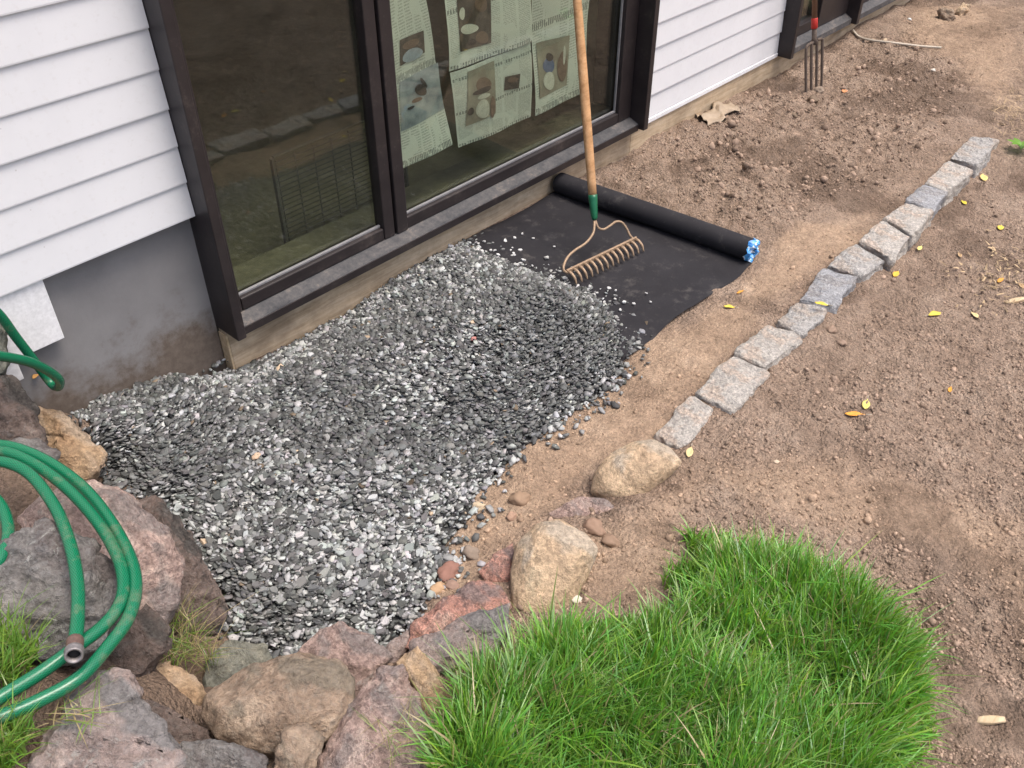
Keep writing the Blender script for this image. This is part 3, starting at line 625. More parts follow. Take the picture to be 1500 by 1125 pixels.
# ================================================================== rocks
def rock(name, lab, mat, outline, zc, bulge=.22, thick=.9, amp=.010, sm=2, ridge=(), upmix=.5, cat='rock', group='rocks stacked round the bed', res=.010):
    if sm < 4: bulge *= 1.6
    uv = np.array(outline, float); cu = uv.mean(0)
    Pc = onZ(cu[0], cu[1], zc); tc = CAM-Pc; tc /= np.linalg.norm(tc); nrm = tc+np.array([0, 0, upmix]); nrm /= np.linalg.norm(nrm)
    O = np.array([onP(u, v, Pc, nrm) for u, v in uv]); c = O.mean(0); size = np.linalg.norm(O-c, axis=1).mean()
    pts = [*O]
    nb = random.choice((3, 4)) if sm < 4 else len(O); a_ = random.randrange(len(O))
    for k in range(nb):
        q = O[(a_+k*len(O)//nb) % len(O)]; pts.append(c+(q-c)*random.uniform(.45, .78)+nrm*size*bulge*random.uniform(.6, 1.3))
    for k, q in enumerate(O):
        r = (q-CAM)/np.linalg.norm(q-CAM); b = c+(q-c)*.80; pts.append(b+(r*.6+np.array([0, 0, -.55]))*size*thick)
    for (u, v, d) in ridge: pts.append(onP(u, v, Pc, nrm)+tc*d)
    bm = bmesh.new(); vs_ = [bm.verts.new(p_) for p_ in pts]
    r = bmesh.ops.convex_hull(bm, input=vs_)
    bmesh.ops.delete(bm, geom=[v_ for v_ in bm.verts if not v_.link_faces], context='VERTS')
    bmesh.ops.triangulate(bm, faces=bm.faces[:])
    for _ in range(6):
        e = [e for e in bm.edges if e.calc_length() > res]
        if not e: break
        bmesh.ops.subdivide_edges(bm, edges=e, cuts=1, use_grid_fill=True); bmesh.ops.triangulate(bm, faces=[f for f in bm.faces if len(f.verts) > 3])
    for _ in range(sm if sm > 3 else 1): bmesh.ops.smooth_vert(bm, verts=bm.verts[:], factor=.5 if sm > 3 else .3, use_axis_x=True, use_axis_y=True, use_axis_z=True)
    bm.normal_update(); off = Vector((random.uniform(0, 50), random.uniform(0, 50), 0))
    for v_ in bm.verts:
        s = v_.co+off; ang_ = 1.0 if sm < 4 else .35; st_ = s.x*.8+s.y*.5+s.z*1.4+.05*mnoise.noise(s*6); a = mnoise.fractal(s*7, 1, 2, 4)*amp*(.30+.2*(sm > 3))+mnoise.fractal(s*34, .7, 2, 5)*amp*(.42 if sm > 3 else .62)+ang_*amp*(.55*mnoise.cell(Vector((st_*26, s.x*5, s.y*5)))-.25*max(0, .12-abs(mnoise.noise(s*7)))*3)
        v_.co += v_.normal*a
    o = from_bm(name, bm, mat, smooth=True); return tag(o, lab, cat, group)
rock('boulder', 'large smooth tan boulder at the near end of the granite blocks', 'tan', [(862,722),(868,692),(895,660),(925,645),(958,640),(985,655),(1002,676),(975,702),(950,722),(925,740),(885,732)], .065, .40, .9, .003, 11)
rock('fieldstone', 'flat pinkish stone half buried between the two tan boulders', 'redrock', [(800,752),(848,726),(890,728),(905,745),(872,768),(850,775),(815,765)], .035, .1, .6, .005, 4)
rock('boulder', 'upright rounded tan boulder beside the lawn corner', 'tan', [(748,905),(746,835),(752,795),(785,764),(822,757),(860,778),(880,802),(858,830),(842,865),(835,900),(795,920)], .105, .38, .9, .0035, 10)
rock('fieldstone', 'small pink stone wedged behind the upright tan boulder', 'pink', [(698,838),(722,812),(752,793),(756,850),(740,872),(715,858)], .05, .25, .8, .006, 2)
rock('boulder', 'salmon pink granite rock facing the gravel', 'pink', [(594,948),(606,912),(652,874),(702,848),(738,858),(752,890),(700,918),(645,945)], .075, .12, .8, .007, 2)
rock('boulder', 'grey brown rock lying against the salmon pink granite rock', 'purple', [(582,972),(600,942),(640,925),(692,898),(750,880),(747,930),(722,955),(650,985),(600,995)], .12, .16, .8, .008, 2)
rock('fieldstone', 'small dark purple wedge of stone between two pink rocks', 'purple', [(552,958),(575,938),(604,915),(602,948),(575,975)], .04, .15, .8, .005, 2)
rock('boulder', 'narrow tan rock leaning beside the lawn edge', 'tan2', [(583,970),(612,944),(628,965),(645,995),(664,1028),(660,1055),(632,1060),(605,1010)], .17, .2, .8, .008, 2)
rock('boulder', 'large dusty pink boulder beside the lawn with dry grass on it', 'redrock', [(455,1160),(478,1080),(530,1002),(560,977),(588,975),(625,1040),(648,1085),(640,1160)], .17, .18, .8, .010, 2)
rock('boulder', 'pink purple boulder with broken dark side at the gravel edge', 'redrock', [(432,958),(468,920),(500,911),(545,935),(574,962),(556,990),(518,1040),(490,1030),(470,990)], .12, .2, .8, .009, 2, [(530,985,.03)])
rock('boulder', 'big rounded brown grey boulder between pink and slate rocks', 'brown', [(286,1048),(305,1010),(372,974),(440,953),(500,962),(522,990),(518,1045),(488,1080),(440,1086),(396,1108),(318,1088)], .19, .3, .8, .010, 5)
rock('fieldstone', 'green grey flat stone at the foot of the gravel', 'greenrock', [(296,1000),(305,958),(335,938),(392,945),(402,965),(352,995),(312,1022)], .05, .1, .7, .006, 2)
rock('fieldstone', 'small orange brown stone in the gap below the dry grass', 'tan2', [(203,1000),(214,974),(246,966),(286,988),(304,1018),(284,1045),(245,1040),(215,1025)], .16, .2, .8, .007, 2)
rock('fieldstone', 'dark purple brown slab in the gap beneath the orange stone', 'dkbrown', [(200,1015),(250,1035),(300,1065),(318,1092),(270,1100),(215,1085)], .20, .08, .8, .006, 2)
rock('boulder', 'broad grey mauve boulder with pale lichen under the hose', 'purple', [(20,1160),(62,1075),(100,1030),(135,985),(180,978),(208,1008),(216,1052),(258,1082),(285,1160)], .42, .14, .8, .012, 2)
rock('boulder', 'dark grey rock beside the brown grey boulder', 'grey', [(245,1160),(262,1092),(290,1082),(342,1090),(392,1106),(410,1160)], .24, .15, .8, .010, 2)
rock('fieldstone', 'rough tan lump of stone between the boulders', 'brown', [(396,1112),(418,1066),(445,1062),(474,1082),(468,1112),(450,1150),(405,1150)], .22, .3, .8, .010, 2)
rock('boulder', 'dark brown angular rock holding the gravel', 'dkbrown', [(190,735),(225,722),(266,756),(302,830),(334,886),(318,930),(262,935),(225,880)], .12, .2, .8, .010, 2)
rock('boulder', 'large pinkish brown boulder behind the hose coil', 'redrock', [(22,760),(55,722),(128,700),(192,722),(246,770),(270,822),(263,882),(236,925),(180,915),(90,860)], .30, .25, .8, .012, 4)
rock('boulder', 'dark grey boulder with white lichen under the hose end', 'grey', [(-40,850),(0,795),(65,758),(132,788),(178,832),(184,885),(158,940),(110,968),(40,960),(-40,945)], .44, .18, .8, .013, 2)
rock('boulder', 'dark brown rock in the shade below the hose coil', 'dkbrown', [(120,975),(165,930),(215,880),(255,925),(235,960),(215,985),(180,1000)], .26, .1, .8, .010, 2)
rock('fieldstone', 'ochre orange broken rock against the foundation corner', 'tan2', [(46,592),(82,598),(128,638),(156,664),(144,690),(118,706),(82,690),(60,640)], .17, .25, .8, .009, 1)
rock('boulder', 'mottled grey rock behind the ochre rock', 'grey', [(-5,650),(28,640),(60,642),(88,662),(80,690),(40,705),(-5,700)], .28, .2, .8, .009, 2)
rock('boulder', 'dark purple brown boulder beside the house corner', 'dkbrown', [(-50,545),(-10,530),(20,552),(48,590),(68,632),(60,662),(20,655),(-50,650)], .34, .2, .8, .011, 2)
rock('fieldstone', 'mossy olive stone jutting up near the white trim board', 'greenrock', [(-40,490),(-5,462),(6,470),(14,520),(8,548),(-40,548)], .46, .2, .8, .008, 2)

rock('fieldstone', 'grey brown lump of broken rubble on the far soil mound', 'brown', [(1373,18),(1384,8),(1397,16),(1402,28),(1386,32),(1375,27)], .06, .25, .8, .012, 1)
rock('fieldstone', 'tan flat lump of rubble beside the grey brown lump', 'tan', [(1398,18),(1412,3),(1424,5),(1414,20),(1404,27)], .06, .2, .8, .012, 1)
# ================================================================== pebbles
def pebble(u, v, r, col, lab, sx=(1, .8, .6)):
    p_ = hit(u, v, lambda a, b: np.maximum(soil_h(a, b), np.where(poly_sd(a, b, GRAVEL) > 0, gravel_h(a, b), -1)))
    bm = bmesh.new(); bmesh.ops.create_icosphere(bm, subdivisions=3, radius=1); off = Vector((u*.1, v*.1, 0)); rz = Matrix.Rotation(random.uniform(0, 6), 3, 'Z')
    for v_ in bm.verts:
        q = v_.co*(1+.42*mnoise.noise(v_.co*1.3+off)+.22*mnoise.noise(v_.co*3+off)+.08*mnoise.noise(v_.co*8+off)); v_.co = rz @ Vector((q.x*sx[0]*r, q.y*sx[1]*r, q.z*sx[2]*r)); v_.co += Vector(p_)+Vector((0, 0, r*sx[2]*.35))
    o = from_bm('pebble', bm, 'pebble', smooth=True); o.color = (*col, 1); tag(o, lab, 'pebble', 'loose pebbles on the soil')
for u, v, r, c, l in [(702,743,.017,(.50,.40,.28),'cream pebble at the gravel edge beside bare tan soil'),(761,733,.028,(.27,.185,.125),'round brown pebble on the tan soil'),
 (749,758,.016,(.32,.21,.15),'small tan pebble just below the round brown pebble'),(657,841,.032,(.25,.135,.105),'red brown stone at the lower gravel edge'),(641,866,.022,(.42,.28,.17),'ochre stone wedged between gravel and salmon granite'),
 (662,860,.018,(.27,.18,.14),'brown stone touching the red brown stone'),(690,812,.026,(.24,.19,.15),'flat grey brown stone lying at the soil edge'),(694,497,.010,(.42,.19,.17),'single pinkish red chip on top of the gravel pile'),(376,670,.014,(.48,.35,.25),'tan pebble among pale gravel near the foundation'),
 (843,880,.014,(.55,.50,.42),'white pebble between tan boulder and lawn'),(1137,677,.008,(.55,.44,.33),'tiny cream pebble on soil beyond the granite row'),(1190,148,.032,(.17,.125,.09),'dark clod of earth at the fork tines'),(1200,133,.026,(.27,.21,.16),'grey brown clod lying against the fork tines'),
 (1163,170,.024,(.19,.14,.10),'grey clod on the dug soil near the crumpled leaf'),(1217,485,.020,(.27,.19,.14),'brown pebble beside the granite row on crumbly soil'),(1232,503,.017,(.28,.20,.15),'smaller brown pebble on crumbly soil by granite row'),(896,795,.022,(.25,.17,.12),'brown clod beside the upright tan boulder'),(870,775,.030,(.27,.18,.13),'larger brown clod above the upright tan boulder'),
 (1332,29,.012,(.75,.74,.72),'tiny white stone on dark soil near the far window'),(1367,104,.016,(.6,.56,.5),'small pale stone on far dug soil')]:
    pebble(u, v, r, c, l)

# ================================================================== gravel
def chip_template():
    k = random.choice((5, 5, 6)); a0 = random.uniform(0, 6); el = random.uniform(.5, .8)
    A = sorted(a0+2*math.pi*(i+random.uniform(-.3, .3))/k for i in range(k)); R_ = [random.uniform(.72, 1.1) for _ in A]
    while len(A) < 6: A.append(A[-1]+.12); R_.append(R_[-1]*.95)
    top = [(R_[i]*math.cos(a)*.5, R_[i]*math.sin(a)*.5*el, .13*random.uniform(.6, 1.3)) for i, a in enumerate(A)]
    bot = [(R_[i]*math.cos(a)*.53*random.uniform(.85, 1.1), R_[i]*math.sin(a)*.53*el*random.uniform(.85, 1.1), -.13*random.uniform(.6, 1.3)) for i, a in enumerate(A)]
    return np.array(top+bot)
CF = [[0,1,2],[0,2,3],[0,3,5],[3,4,5],[6,8,7],[6,9,8],[6,11,9],[9,11,10]]
for i in range(6):
    j = (i+1) % 6; CF += [[i, 6+i, 6+j], [i, 6+j, j]]
CF = np.array([f[::-1] if k >= 8 and False else f for k, f in enumerate(CF)])
CT = [chip_template() for _ in range(16)]
def tilt_rot(n, sig, gx=0, gy=0):
    a = RNG.uniform(0, 2*np.pi, n); tx = RNG.normal(0, sig, n)-gy; ty = RNG.normal(0, sig, n)+gx
    ca, sa = np.cos(a), np.sin(a); Z = np.zeros(n); O1 = np.ones(n)
    Rz = np.stack([np.stack([ca, -sa, Z], -1), np.stack([sa, ca, Z], -1), np.stack([Z, Z, O1], -1)], 1)
    cx, sx_ = np.cos(tx), np.sin(tx); cy, sy = np.cos(ty), np.sin(ty)
    Rx = np.stack([np.stack([O1, Z, Z], -1), np.stack([Z, cx, -sx_], -1), np.stack([Z, sx_, cx], -1)], 1)
    Ry = np.stack([np.stack([cy, Z, sy], -1), np.stack([Z, O1, Z], -1), np.stack([-sy, Z, cy], -1)], 1)
    return Rx @ Ry @ Rz
GP = np.array(GRAVEL); lo, hi = GP.min(0)-.03, GP.max(0)+.03
N = 92000
x = RNG.uniform(lo[0]-.03, hi[0]+.03, N); y = RNG.uniform(lo[1]-.03, hi[1]+.03, N); sd_ = poly_sd(x, y, GRAVEL)+.045*fbm(x, y, 14, 3, 5)
k = ((sd_ > -.022) | ((sd_ > -.075) & (RNG.uniform(size=N) < .07*np.exp((sd_+.02)*30)) & (x > .75))) & (y < -.008+.045*(x < 1.12)); x, y, sd_ = x[k], y[k], sd_[k]; k = RNG.uniform(size=len(x)) < np.where(sd_ < -.022, 1, np.clip(.30+sd_*12, 0, 1)); x, y, sd_ = x[k], y[k], sd_[k]
n = len(x); lay = RNG.uniform(0, 1, n)**.7
gh = gravel_h(x, y); e = .02; gx = (gravel_h(x+e, y)-gh)/e; gy = (gravel_h(x, y+e)-gh)/e
z = np.maximum(gh-.022*(1-lay), np.where(sd_ < .005, soil_h(x, y), soil_h(x, y, False))+.003)+.004
pd_ = np.exp(-np.hypot((x-_MC[0])/.48, (y-_MC[1])/.36)**2*1.2)           # the fresh heap has smaller, darker chips
sz = np.clip(RNG.lognormal(math.log(.0168), .40, n), .005, .036)*(1-.10*pd_)
pl = np.clip(.235+.75*fbm(x, y, 3.6, 4, 44)+.10*sstep(.08, 0, sd_)+.16*sstep(1.2, .6, x), .05, .55)*(1-.80*pd_)
r = RNG.uniform(size=n); light = r < pl
tone = np.where(light, RNG.uniform(.27, .47, n), np.clip(RNG.lognormal(math.log(.118), .42, n), .045, .26))
tint = np.array([.975, 1.0, .99])[None]*(1+RNG.normal(0, .025, (n, 3))); col = tone[:, None]*tint
br = RNG.uniform(size=n) < .006; col[br] = tone[br, None]*np.array([1.35, 1.05, .75])
R_ = tilt_rot(n, .24+.12*pd_, gx, gy); sc = sz[:, None]*np.stack([np.ones(n), RNG.uniform(.75, 1.1, n), RNG.uniform(.35, .95, n)], -1)
# the largest in view become individuals
P3 = np.c_[x, y, z]; rel = P3-CAM; dep = rel @ fw; uu = CX+F_PX*(rel @ rt)/dep; vv = CY-F_PX*(rel @ up)/dep
app = sz/dep*(lay > .72)*(sd_ > .02)*(uu > 150)*(uu < 1100)*(vv > 380)*(vv < 930)
top = np.argsort(-app)[:236]; rest = np.ones(n, bool); rest[top] = False
# dark bed between the chips
bx = np.arange(lo[0], hi[0], .02); by = np.arange(lo[1], hi[1], .02); BX, BY = np.meshgrid(bx, by); fx, fy = BX.ravel(), BY.ravel()
bz = np.where(poly_sd(fx, fy, GRAVEL) > .012, gravel_h(fx, fy)-.016, base_h(fx, fy)-.06); J = np.arange(len(fx)).reshape(len(by), len(bx))
BQ = np.stack([J[:-1, :-1], J[:-1, 1:], J[1:, 1:], J[1:, :-1]], -1).reshape(-1, 4); ok = (poly_sd(fx, fy, GRAVEL)[BQ].min(1) > -.02) & (fy[BQ].max(1) < .03); BQ = BQ[ok]
used = np.unique(BQ); mp_ = -np.ones(len(fx), int); mp_[used] = np.arange(len(used))
bed = build('gravel_bed', np.c_[fx, fy, bz][used], mp_[BQ], 'chip', origin=(1, -.6, 0), col=np.full((len(used), 3), .05)); tag(bed, 'dark packed base of the slate gravel bed', 'gravel', kind='stuff')
TI = RNG.integers(0, 16, n)
T = np.stack(CT)[TI]; Vg = np.einsum('nij,nkj->nki', R_, T*sc[:, None, :])+P3[:, None, :]
nr = rest.sum(); Fg = (CF[None]+(np.arange(nr)*12)[:, None, None]).reshape(-1, 3)
tag(build('slate_gravel', Vg[rest].reshape(-1, 3), Fg, 'chip', origin=(1, -.6, 0), col=np.repeat(col[rest], 12, 0)), 'bed of crushed grey and white slate gravel along the house wall', 'gravel', kind='stuff')
CM = []
for k, t_ in enumerate(CT):
    me = bpy.data.meshes.new('slate_chip'); me.from_pydata(t_.tolist(), [], CF.tolist()); me.materials.append(MAT['chip1']); CM.append(me)
def put_chip(pos, R3, s3, c, ti, lab, grp):
    o = bpy.data.objects.new('slate_chip', CM[ti]); COL.objects.link(o)
    o.matrix_world = Matrix.Translation(pos) @ Matrix(R3.tolist()).to_4x4() @ Matrix.Diagonal((*s3, 1)); o.color = (*c, 1)
    tag(o, lab, 'stone chip', grp)
for i in top:
    L = tone[i] > .265; xx_, yy_ = P3[i][:2]
    wh = 'against the foundation side of the bed' if yy_ > -.30 else 'near the dark brown angular rock' if xx_ < .72 else 'near the pink and green grey rocks at the bed foot' if yy_ < -1.02 else 'along the bare soil edge of the bed' if sd_[i] < .14 and xx_ > .9 else 'in the open middle of the gravel bed'
    put_chip(P3[i]+np.array([0, 0, .002]), R_[i], sc[i], col[i], int(TI[i]), ('pale grey slate chip ' if L else 'dark grey slate chip ')+wh, ('pale chips ' if L else 'dark chips ')+wh)

# ================================================================== landscape fabric
RX0, RX1 = 2.735, 2.80; RR = .044
def fab_edge(y): return RX0+(RX1-RX0)*(-y-.02)/.89
fabric = empty('landscape_fabric', (2.4, -.45, 0), 'roll of black landscape fabric partly unrolled along the wall base', 'fabric roll')
nu, nv = 70, 60; V = []
for j in range(nv+1):
    y = -.012-.915*j/nv
    for i in range(nu+1):
        a = i/nu; x1 = fab_edge(y); xx = 1.86+(x1-1.86)*a; ed = j/nv
        yy = y + (.005*math.sin(xx*9)+.004*math.sin(xx*23))*sstep(.8, 1, np.array(ed))
        zz = .008+.004*math.sin(xx*7+y*9)+.003*math.sin(xx*17-y*5)+.010*max(0, .12-abs(float(fbm(np.array(xx), np.array(y*.6), 5, 2, 3))))*4*.5+.006*max(0, vnoise(np.array(xx*9), np.array(y*9), 3))+.006*float(sstep(.9, 1, np.array(ed)))*math.sin(xx*14)
        zz = max(zz, .004)
        V.append((xx, yy, zz - (0 if xx > 2.0 else .025)))
Fc = [[j*(nu+1)+i, (j+1)*(nu+1)+i, (j+1)*(nu+1)+i+1, j*(nu+1)+i+1] for j in range(nv) for i in range(nu)]
build('sheet', V, Fc, 'fabric', fabric, True)
rp = spline([(RX0, -.022, RR+.006), (RX0+.02, -.3, RR+.006), (RX0+.043, -.6, RR+.006), (RX1, -.905, RR+.006)], 10)
# rolled layers: spiral cross-section
ax = rp[-1]-rp[0]; ax /= np.linalg.norm(ax); e1 = np.cross([0, 0, 1.], ax); e1 /= np.linalg.norm(e1)
def spiral(t): return (RR-.0022*t/(2*math.pi))*(np.cos(t)*e1+np.sin(t)*np.array([0, 0, 1.]))
ts = np.linspace(-math.pi/2, 6*2*math.pi-math.pi/2, 200); V = []
for i, q in enumerate(rp):
    for t in ts: V.append(q+spiral(t)*(1+.012*math.sin(3*t+i*.5)*math.sin(i*.7))+ax*.004*math.sin(t*1.7))
m_ = len(ts); Fc = [[i*m_+k, i*m_+k+1, (i+1)*m_+k+1, (i+1)*m_+k] for i in range(len(rp)-1) for k in range(m_-1)]
roll = build('roll', V, Fc, 'fabric', fabric, True)
# blue crumpled paper label folded over the end
V = []; Fc = []; q = rp[-1]; nr_, ns = 7, 28
for i in range(nr_):
    for k in range(ns):
        a = 2*math.pi*k/ns; rr = RR*(.30+.80*i/(nr_-1)); d = .010+.006*math.sin(5*a+i)+.004*math.sin(9*a)
        if i == nr_-1: d -= .014; rr = RR*(1.05+.07*math.sin(4*a+1)+.05*math.sin(7*a))
        V.append(q+ax*d+rr*(math.cos(a)*e1+math.sin(a)*np.array([0, 0, 1.])))
for i in range(nr_-1):
    for k in range(ns): Fc.append([i*ns+k, i*ns+(k+1) % ns, (i+1)*ns+(k+1) % ns, (i+1)*ns+k])
build('paper_label', V, Fc, 'label', roll, False)
tube('core', [rp[-1]-ax*.05, rp[-1]+ax*.004], RR*.30, 'black', roll, 14)
# chips strewn on the fabric
for k in range(66):
    if k >= 46: u, v = random.gauss(735, 26), random.gauss(377, 9)
    elif k < 30: u, v = random.uniform(690, 930), 0; v = 372+(u-690)*.36+random.gauss(-12, 13)
    else: u, v = [(754,347),(765,341),(781,348),(800,377),(762,365),(902,424),(947,428),(953,441),(812,360),(740,352),(730,372),(780,388),(842,396),(838,391),(870,430),(720,380)][k-30]
    if v > 372+(u-690)*.42: v -= 14
    p_ = onZ(u, v, .02); 
    if p_[1] > -.03: continue
    t_ = random.uniform(.45, .62) if random.random() < .75 else random.uniform(.12, .3); s = random.uniform(.010, .021)
    put_chip((p_[0], p_[1], .017), tilt_rot(1, .2)[0], (s, s, s), (t_, t_, t_*.98), random.randrange(16), 'stray slate chip scattered on the black fabric sheet', 'stray chips on the fabric')

# ================================================================== bow rake
B0, B1 = onZ(831, 398, .050), onZ(931, 350, .050)
rake = empty('bow_rake', ((B0[0]+B1[0])/2, (B0[1]+B1[1])/2, .01), 'bow rake with wooden handle leaning on window and head on fabric', 'rake')
HB = onZ(871, 322, .155); HT = HB+(np.array([2.604, -.18, .847])-HB)*1.80
hd = (HT-HB)/np.linalg.norm(HT-HB); bd = (B1-B0)/np.linalg.norm(B1-B0); pn = np.cross(bd, HB-B0); pn /= np.linalg.norm(pn)
if pn[1] > 0: pn = -pn
f0 = HB+hd*.0; f1 = HB+hd*.080
L = [f1+(HT-f1)*t for t in np.linspace(0, 1, 22)]
tube('handle', L, [.0155+.0015*math.sin(6*t) for t in np.linspace(0, 1, 22)], 'handle', rake, 14)
tube('ferrule', [f0, f0+hd*.01, f0+hd*.045, f1, f1+hd*.012], [.009, .012, .0145, .0172, .0172], 'green', rake, 14)
def pp(L_): return spline([onP(u, v, B0, pn) for u, v in L_], 8)
tube('bow', pp([(871,322),(869,341),(858,356),(843,366),(832,376),(826,388),(826,396),(832,400)]), .0048, 'rakesteel', rake, 8)
tube('bow', pp([(872,322),(876,333),(884,336),(893,331),(902,325),(911,326),(918,335),(923,345),(930,352)]), .0044, 'rakesteel', rake, 8)
dn = np.array([0, 0, -1.])
V = []; out = pn.copy(); out[2] = 0; out /= np.linalg.norm(out)
bm = bmesh.new()
c8 = []
for e_ in (B0-bd*.004, B1+bd*.004):
    for s1_, s2_ in ((-1, -1), (1, -1), (1, 1), (-1, 1)): c8.append(bm.verts.new(e_+out*.004*s1_+np.array([0, 0, .0095])*s2_))
for f in ([0,1,2,3],[7,6,5,4],[0,4,5,1],[1,5,6,2],[2,6,7,3],[3,7,4,0]): bm.faces.new([c8[i] for i in f])
bmesh.ops.bevel(bm, geom=bm.edges[:], offset=.0015, segments=1, affect='EDGES'); from_bm('head_bar', bm, 'rakesteel', rake)
for k in range(14):
    q = B0+(B1-B0)*((k+.1)/13.2)
    tube('tine', spline([q, q+out*.016-dn*.001, q+out*.036+dn*.010, q+out*.048+dn*.032], 4), [.0060]*5+[.0056]*4+[.005, .0044, .0038, .003], 'rakesteel', rake, 6)

# ================================================================== garden fork
G = hit(1192, 130); fk = empty('garden_fork', G, 'four tine garden fork stuck upright in the soil by the far window', 'garden fork')
lean = np.array([-.03, .20, 1.0]); lean /= np.linalg.norm(lean); side = np.cross(lean, [0, 1., 0]); side = rt*.72+np.array([math.cos(YAW), math.sin(YAW), 0])*.69; side -= lean*np.dot(side, lean); side /= np.linalg.norm(side)
sh = G+lean*.225
for k in range(4):
    o_ = (k-1.5)*.050
    tube('tine', spline([sh+side*o_*.35+lean*.012, sh+side*o_*.92+lean*.004, sh+side*o_*1.0-lean*.03, G+side*o_*1.0-lean*-.08, G+side*o_*.95-lean*.07], 5), [.0075]*16+[.0065]*5, 'forksteel', fk, 7)
tube('socket', [sh-lean*.002, sh+lean*.025, sh+lean*.075], [.018, .013, .012], 'forksteel', fk, 12)
tube('red_collar', [sh+lean*.074, sh+lean*.078, sh+lean*.122, sh+lean*.126], [.013, .0165, .0165, .013], 'red', fk, 12)
tube('handle', [sh+lean*.124, sh+lean*.5, sh+lean*.86], .0135, 'forkwood', fk, 12)
tube('grip', [sh+lean*.87-side*.06, sh+lean*.875, sh+lean*.87+side*.06], .015, 'forkwood', fk, 10)

# ================================================================== hose
HR = .0117
hose = empty('garden_hose', onZ(130, 850, .5), 'coiled green braided garden hose lying over the rocks with open end', 'garden hose')
def hp(L_): return spline([onZ(u, v, z_) for u, v, z_ in L_], 10)
tube('tube', hp([(-60,655,.50),(-20,652,.50),(20,655,.50),(70,676,.49),(120,712,.475),(160,760,.475),(190,815,.48),(199,860,.485),(188,905,.49),(160,945,.495),(117,992,.505),(60,1025,.51),(0,1050,.52),(-60,1072,.52)]), HR, 'hose', hose, 14)
tube('tube', hp([(-60,668,.515),(-20,662,.515),(15,664,.515),(60,686,.505),(105,722,.495),(145,768,.490),(172,815,.49),(181,855,.49),(174,888,.495),(150,918,.50),(115,945,.51),(60,985,.515),(0,1022,.525),(-60,1060,.53)]), HR, 'hose', hose, 14)
tube('tube', hp([(-60,688,.53),(-20,678,.53),(10,678,.53),(45,696,.525),(80,742,.52),(102,795,.525),(113,850,.53),(114,900,.535),(110,942,.540)]), HR, 'hose', hose, 14)
tube('tube', hp([(-60,712,.50),(-20,722,.50),(2,742,.50),(12,775,.50),(6,808,.50),(-15,835,.50),(-50,850,.50)]), HR, 'hose', hose, 14)
e_ = onZ(110, 938, .540); e2 = onZ(107, 974, .566); ed = (e2-e_); Ln = np.linalg.norm(ed); ed /= Ln
tube('coupling', [e_, e_+ed*.002, e_+ed*.010, e_+ed*.012, e_+ed*.022, e_+ed*.024, e_+ed*.032], [HR*1.05, HR*1.18, HR*1.18, HR*1.10, HR*1.18, HR*1.12, HR*1.12], 'brass', hose, 20)
q = e_+ed*.031; tube('coupling_ring', [q, q+ed*.001, q+ed*.006, q+ed*.008, q+ed*.016, q+ed*.018, q+ed*.018, q+ed*.004], [HR*1.1, HR*1.30, HR*1.32, HR*1.22, HR*1.26, HR*1.2, HR*.92, HR*.88], 'zinc', hose, 20, cap=False)
tube('bore', [q+ed*.002, q+ed*.006], HR*.9, 'black', hose, 16)
hose2 = empty('garden_hose', onZ(40, 535, .42), 'green hose loop hanging over the rock before the grey foundation', 'garden hose')
def wp(L_): return spline([onY(u, v, y_) for u, v, y_ in L_], 10)
tube('tube', wp([(-30,435,-.10),(0,462,-.09),(22,492,-.08),(45,522,-.075),(66,550,-.08),(78,564,-.10),(86,566,-.13),(86,556,-.16),(70,543,-.18),(45,531,-.20),(15,524,-.22),(-30,518,-.25)]), .0120, 'hose', hose2, 14)

# ================================================================== grass
def blades(name, pts, length, width, lean_, colr, lab, cat='grass', mat='grass', wind=(0, 0), upk=1.0):
    n = len(pts); a = RNG.uniform(0, 2*np.pi, n); ld = np.stack([np.cos(a), np.sin(a)], -1)*lean_[:, None]+np.asarray(wind)
    wa = a+np.pi/2+RNG.normal(0, .6, n); wd = np.stack([np.cos(wa), np.sin(wa), 0*wa], -1)
    V = np.zeros((n, 9, 3)); ts = (0, .3, .58, .82, 1.0); wk = (1, .95, .8, .5, 0)
    for k, t in enumerate(ts):
        h_ = length*(t-.42*np.linalg.norm(ld, axis=1)*t*t*.9)*upk
        c = pts+np.c_[ld[:, 0]*length*t**1.7, ld[:, 1]*length*t**1.7, np.maximum(h_, .006*t)]
        if k < 4: V[:, 2*k] = c-wd*(width*wk[k]/2)[:, None]; V[:, 2*k+1] = c+wd*(width*wk[k]/2)[:, None]
        else: V[:, 8] = c
    tri = np.array([[0,1,3],[0,3,2],[2,3,5],[2,5,4],[4,5,7],[4,7,6],[6,7,8]])
    Fc = (tri[None]+(np.arange(n)*9)[:, None, None]).reshape(-1, 3)
    shade = np.array([.72, .72, .86, .86, 1, 1, 1.1, 1.1, 1.15]); shade = shade*0+1.0
    cc = (colr[:, None, :]*shade[None, :, None]).reshape(-1, 3)
    return tag(build(name, V.reshape(-1, 3), Fc, mat, origin=(*pts[:, :2].mean(0), pts[:, 2].min()), smooth=True, col=cc), lab, cat, kind='stuff')
def grass_col(n, dry=.05, warm=0.0):
    g = np.array([.160, .350, .048])[None]*RNG.uniform(.55, 1.40, (n, 1))*np.stack([RNG.uniform(.7, 1.4, n), np.ones(n), RNG.uniform(.7, 1.5, n)], -1)
    g = g*(1-warm)+np.array([.20, .22, .045])*warm
    d = RNG.uniform(size=n) < dry; g[d] = np.array([.45, .36, .20])*RNG.uniform(.6, 1.1, (d.sum(), 1)); return g
LP = np.array(LAWN); lo, hi = LP.min(0)-.02, LP.max(0)+.02
lo = np.maximum(lo, [.2, -2.75]); N = 98000
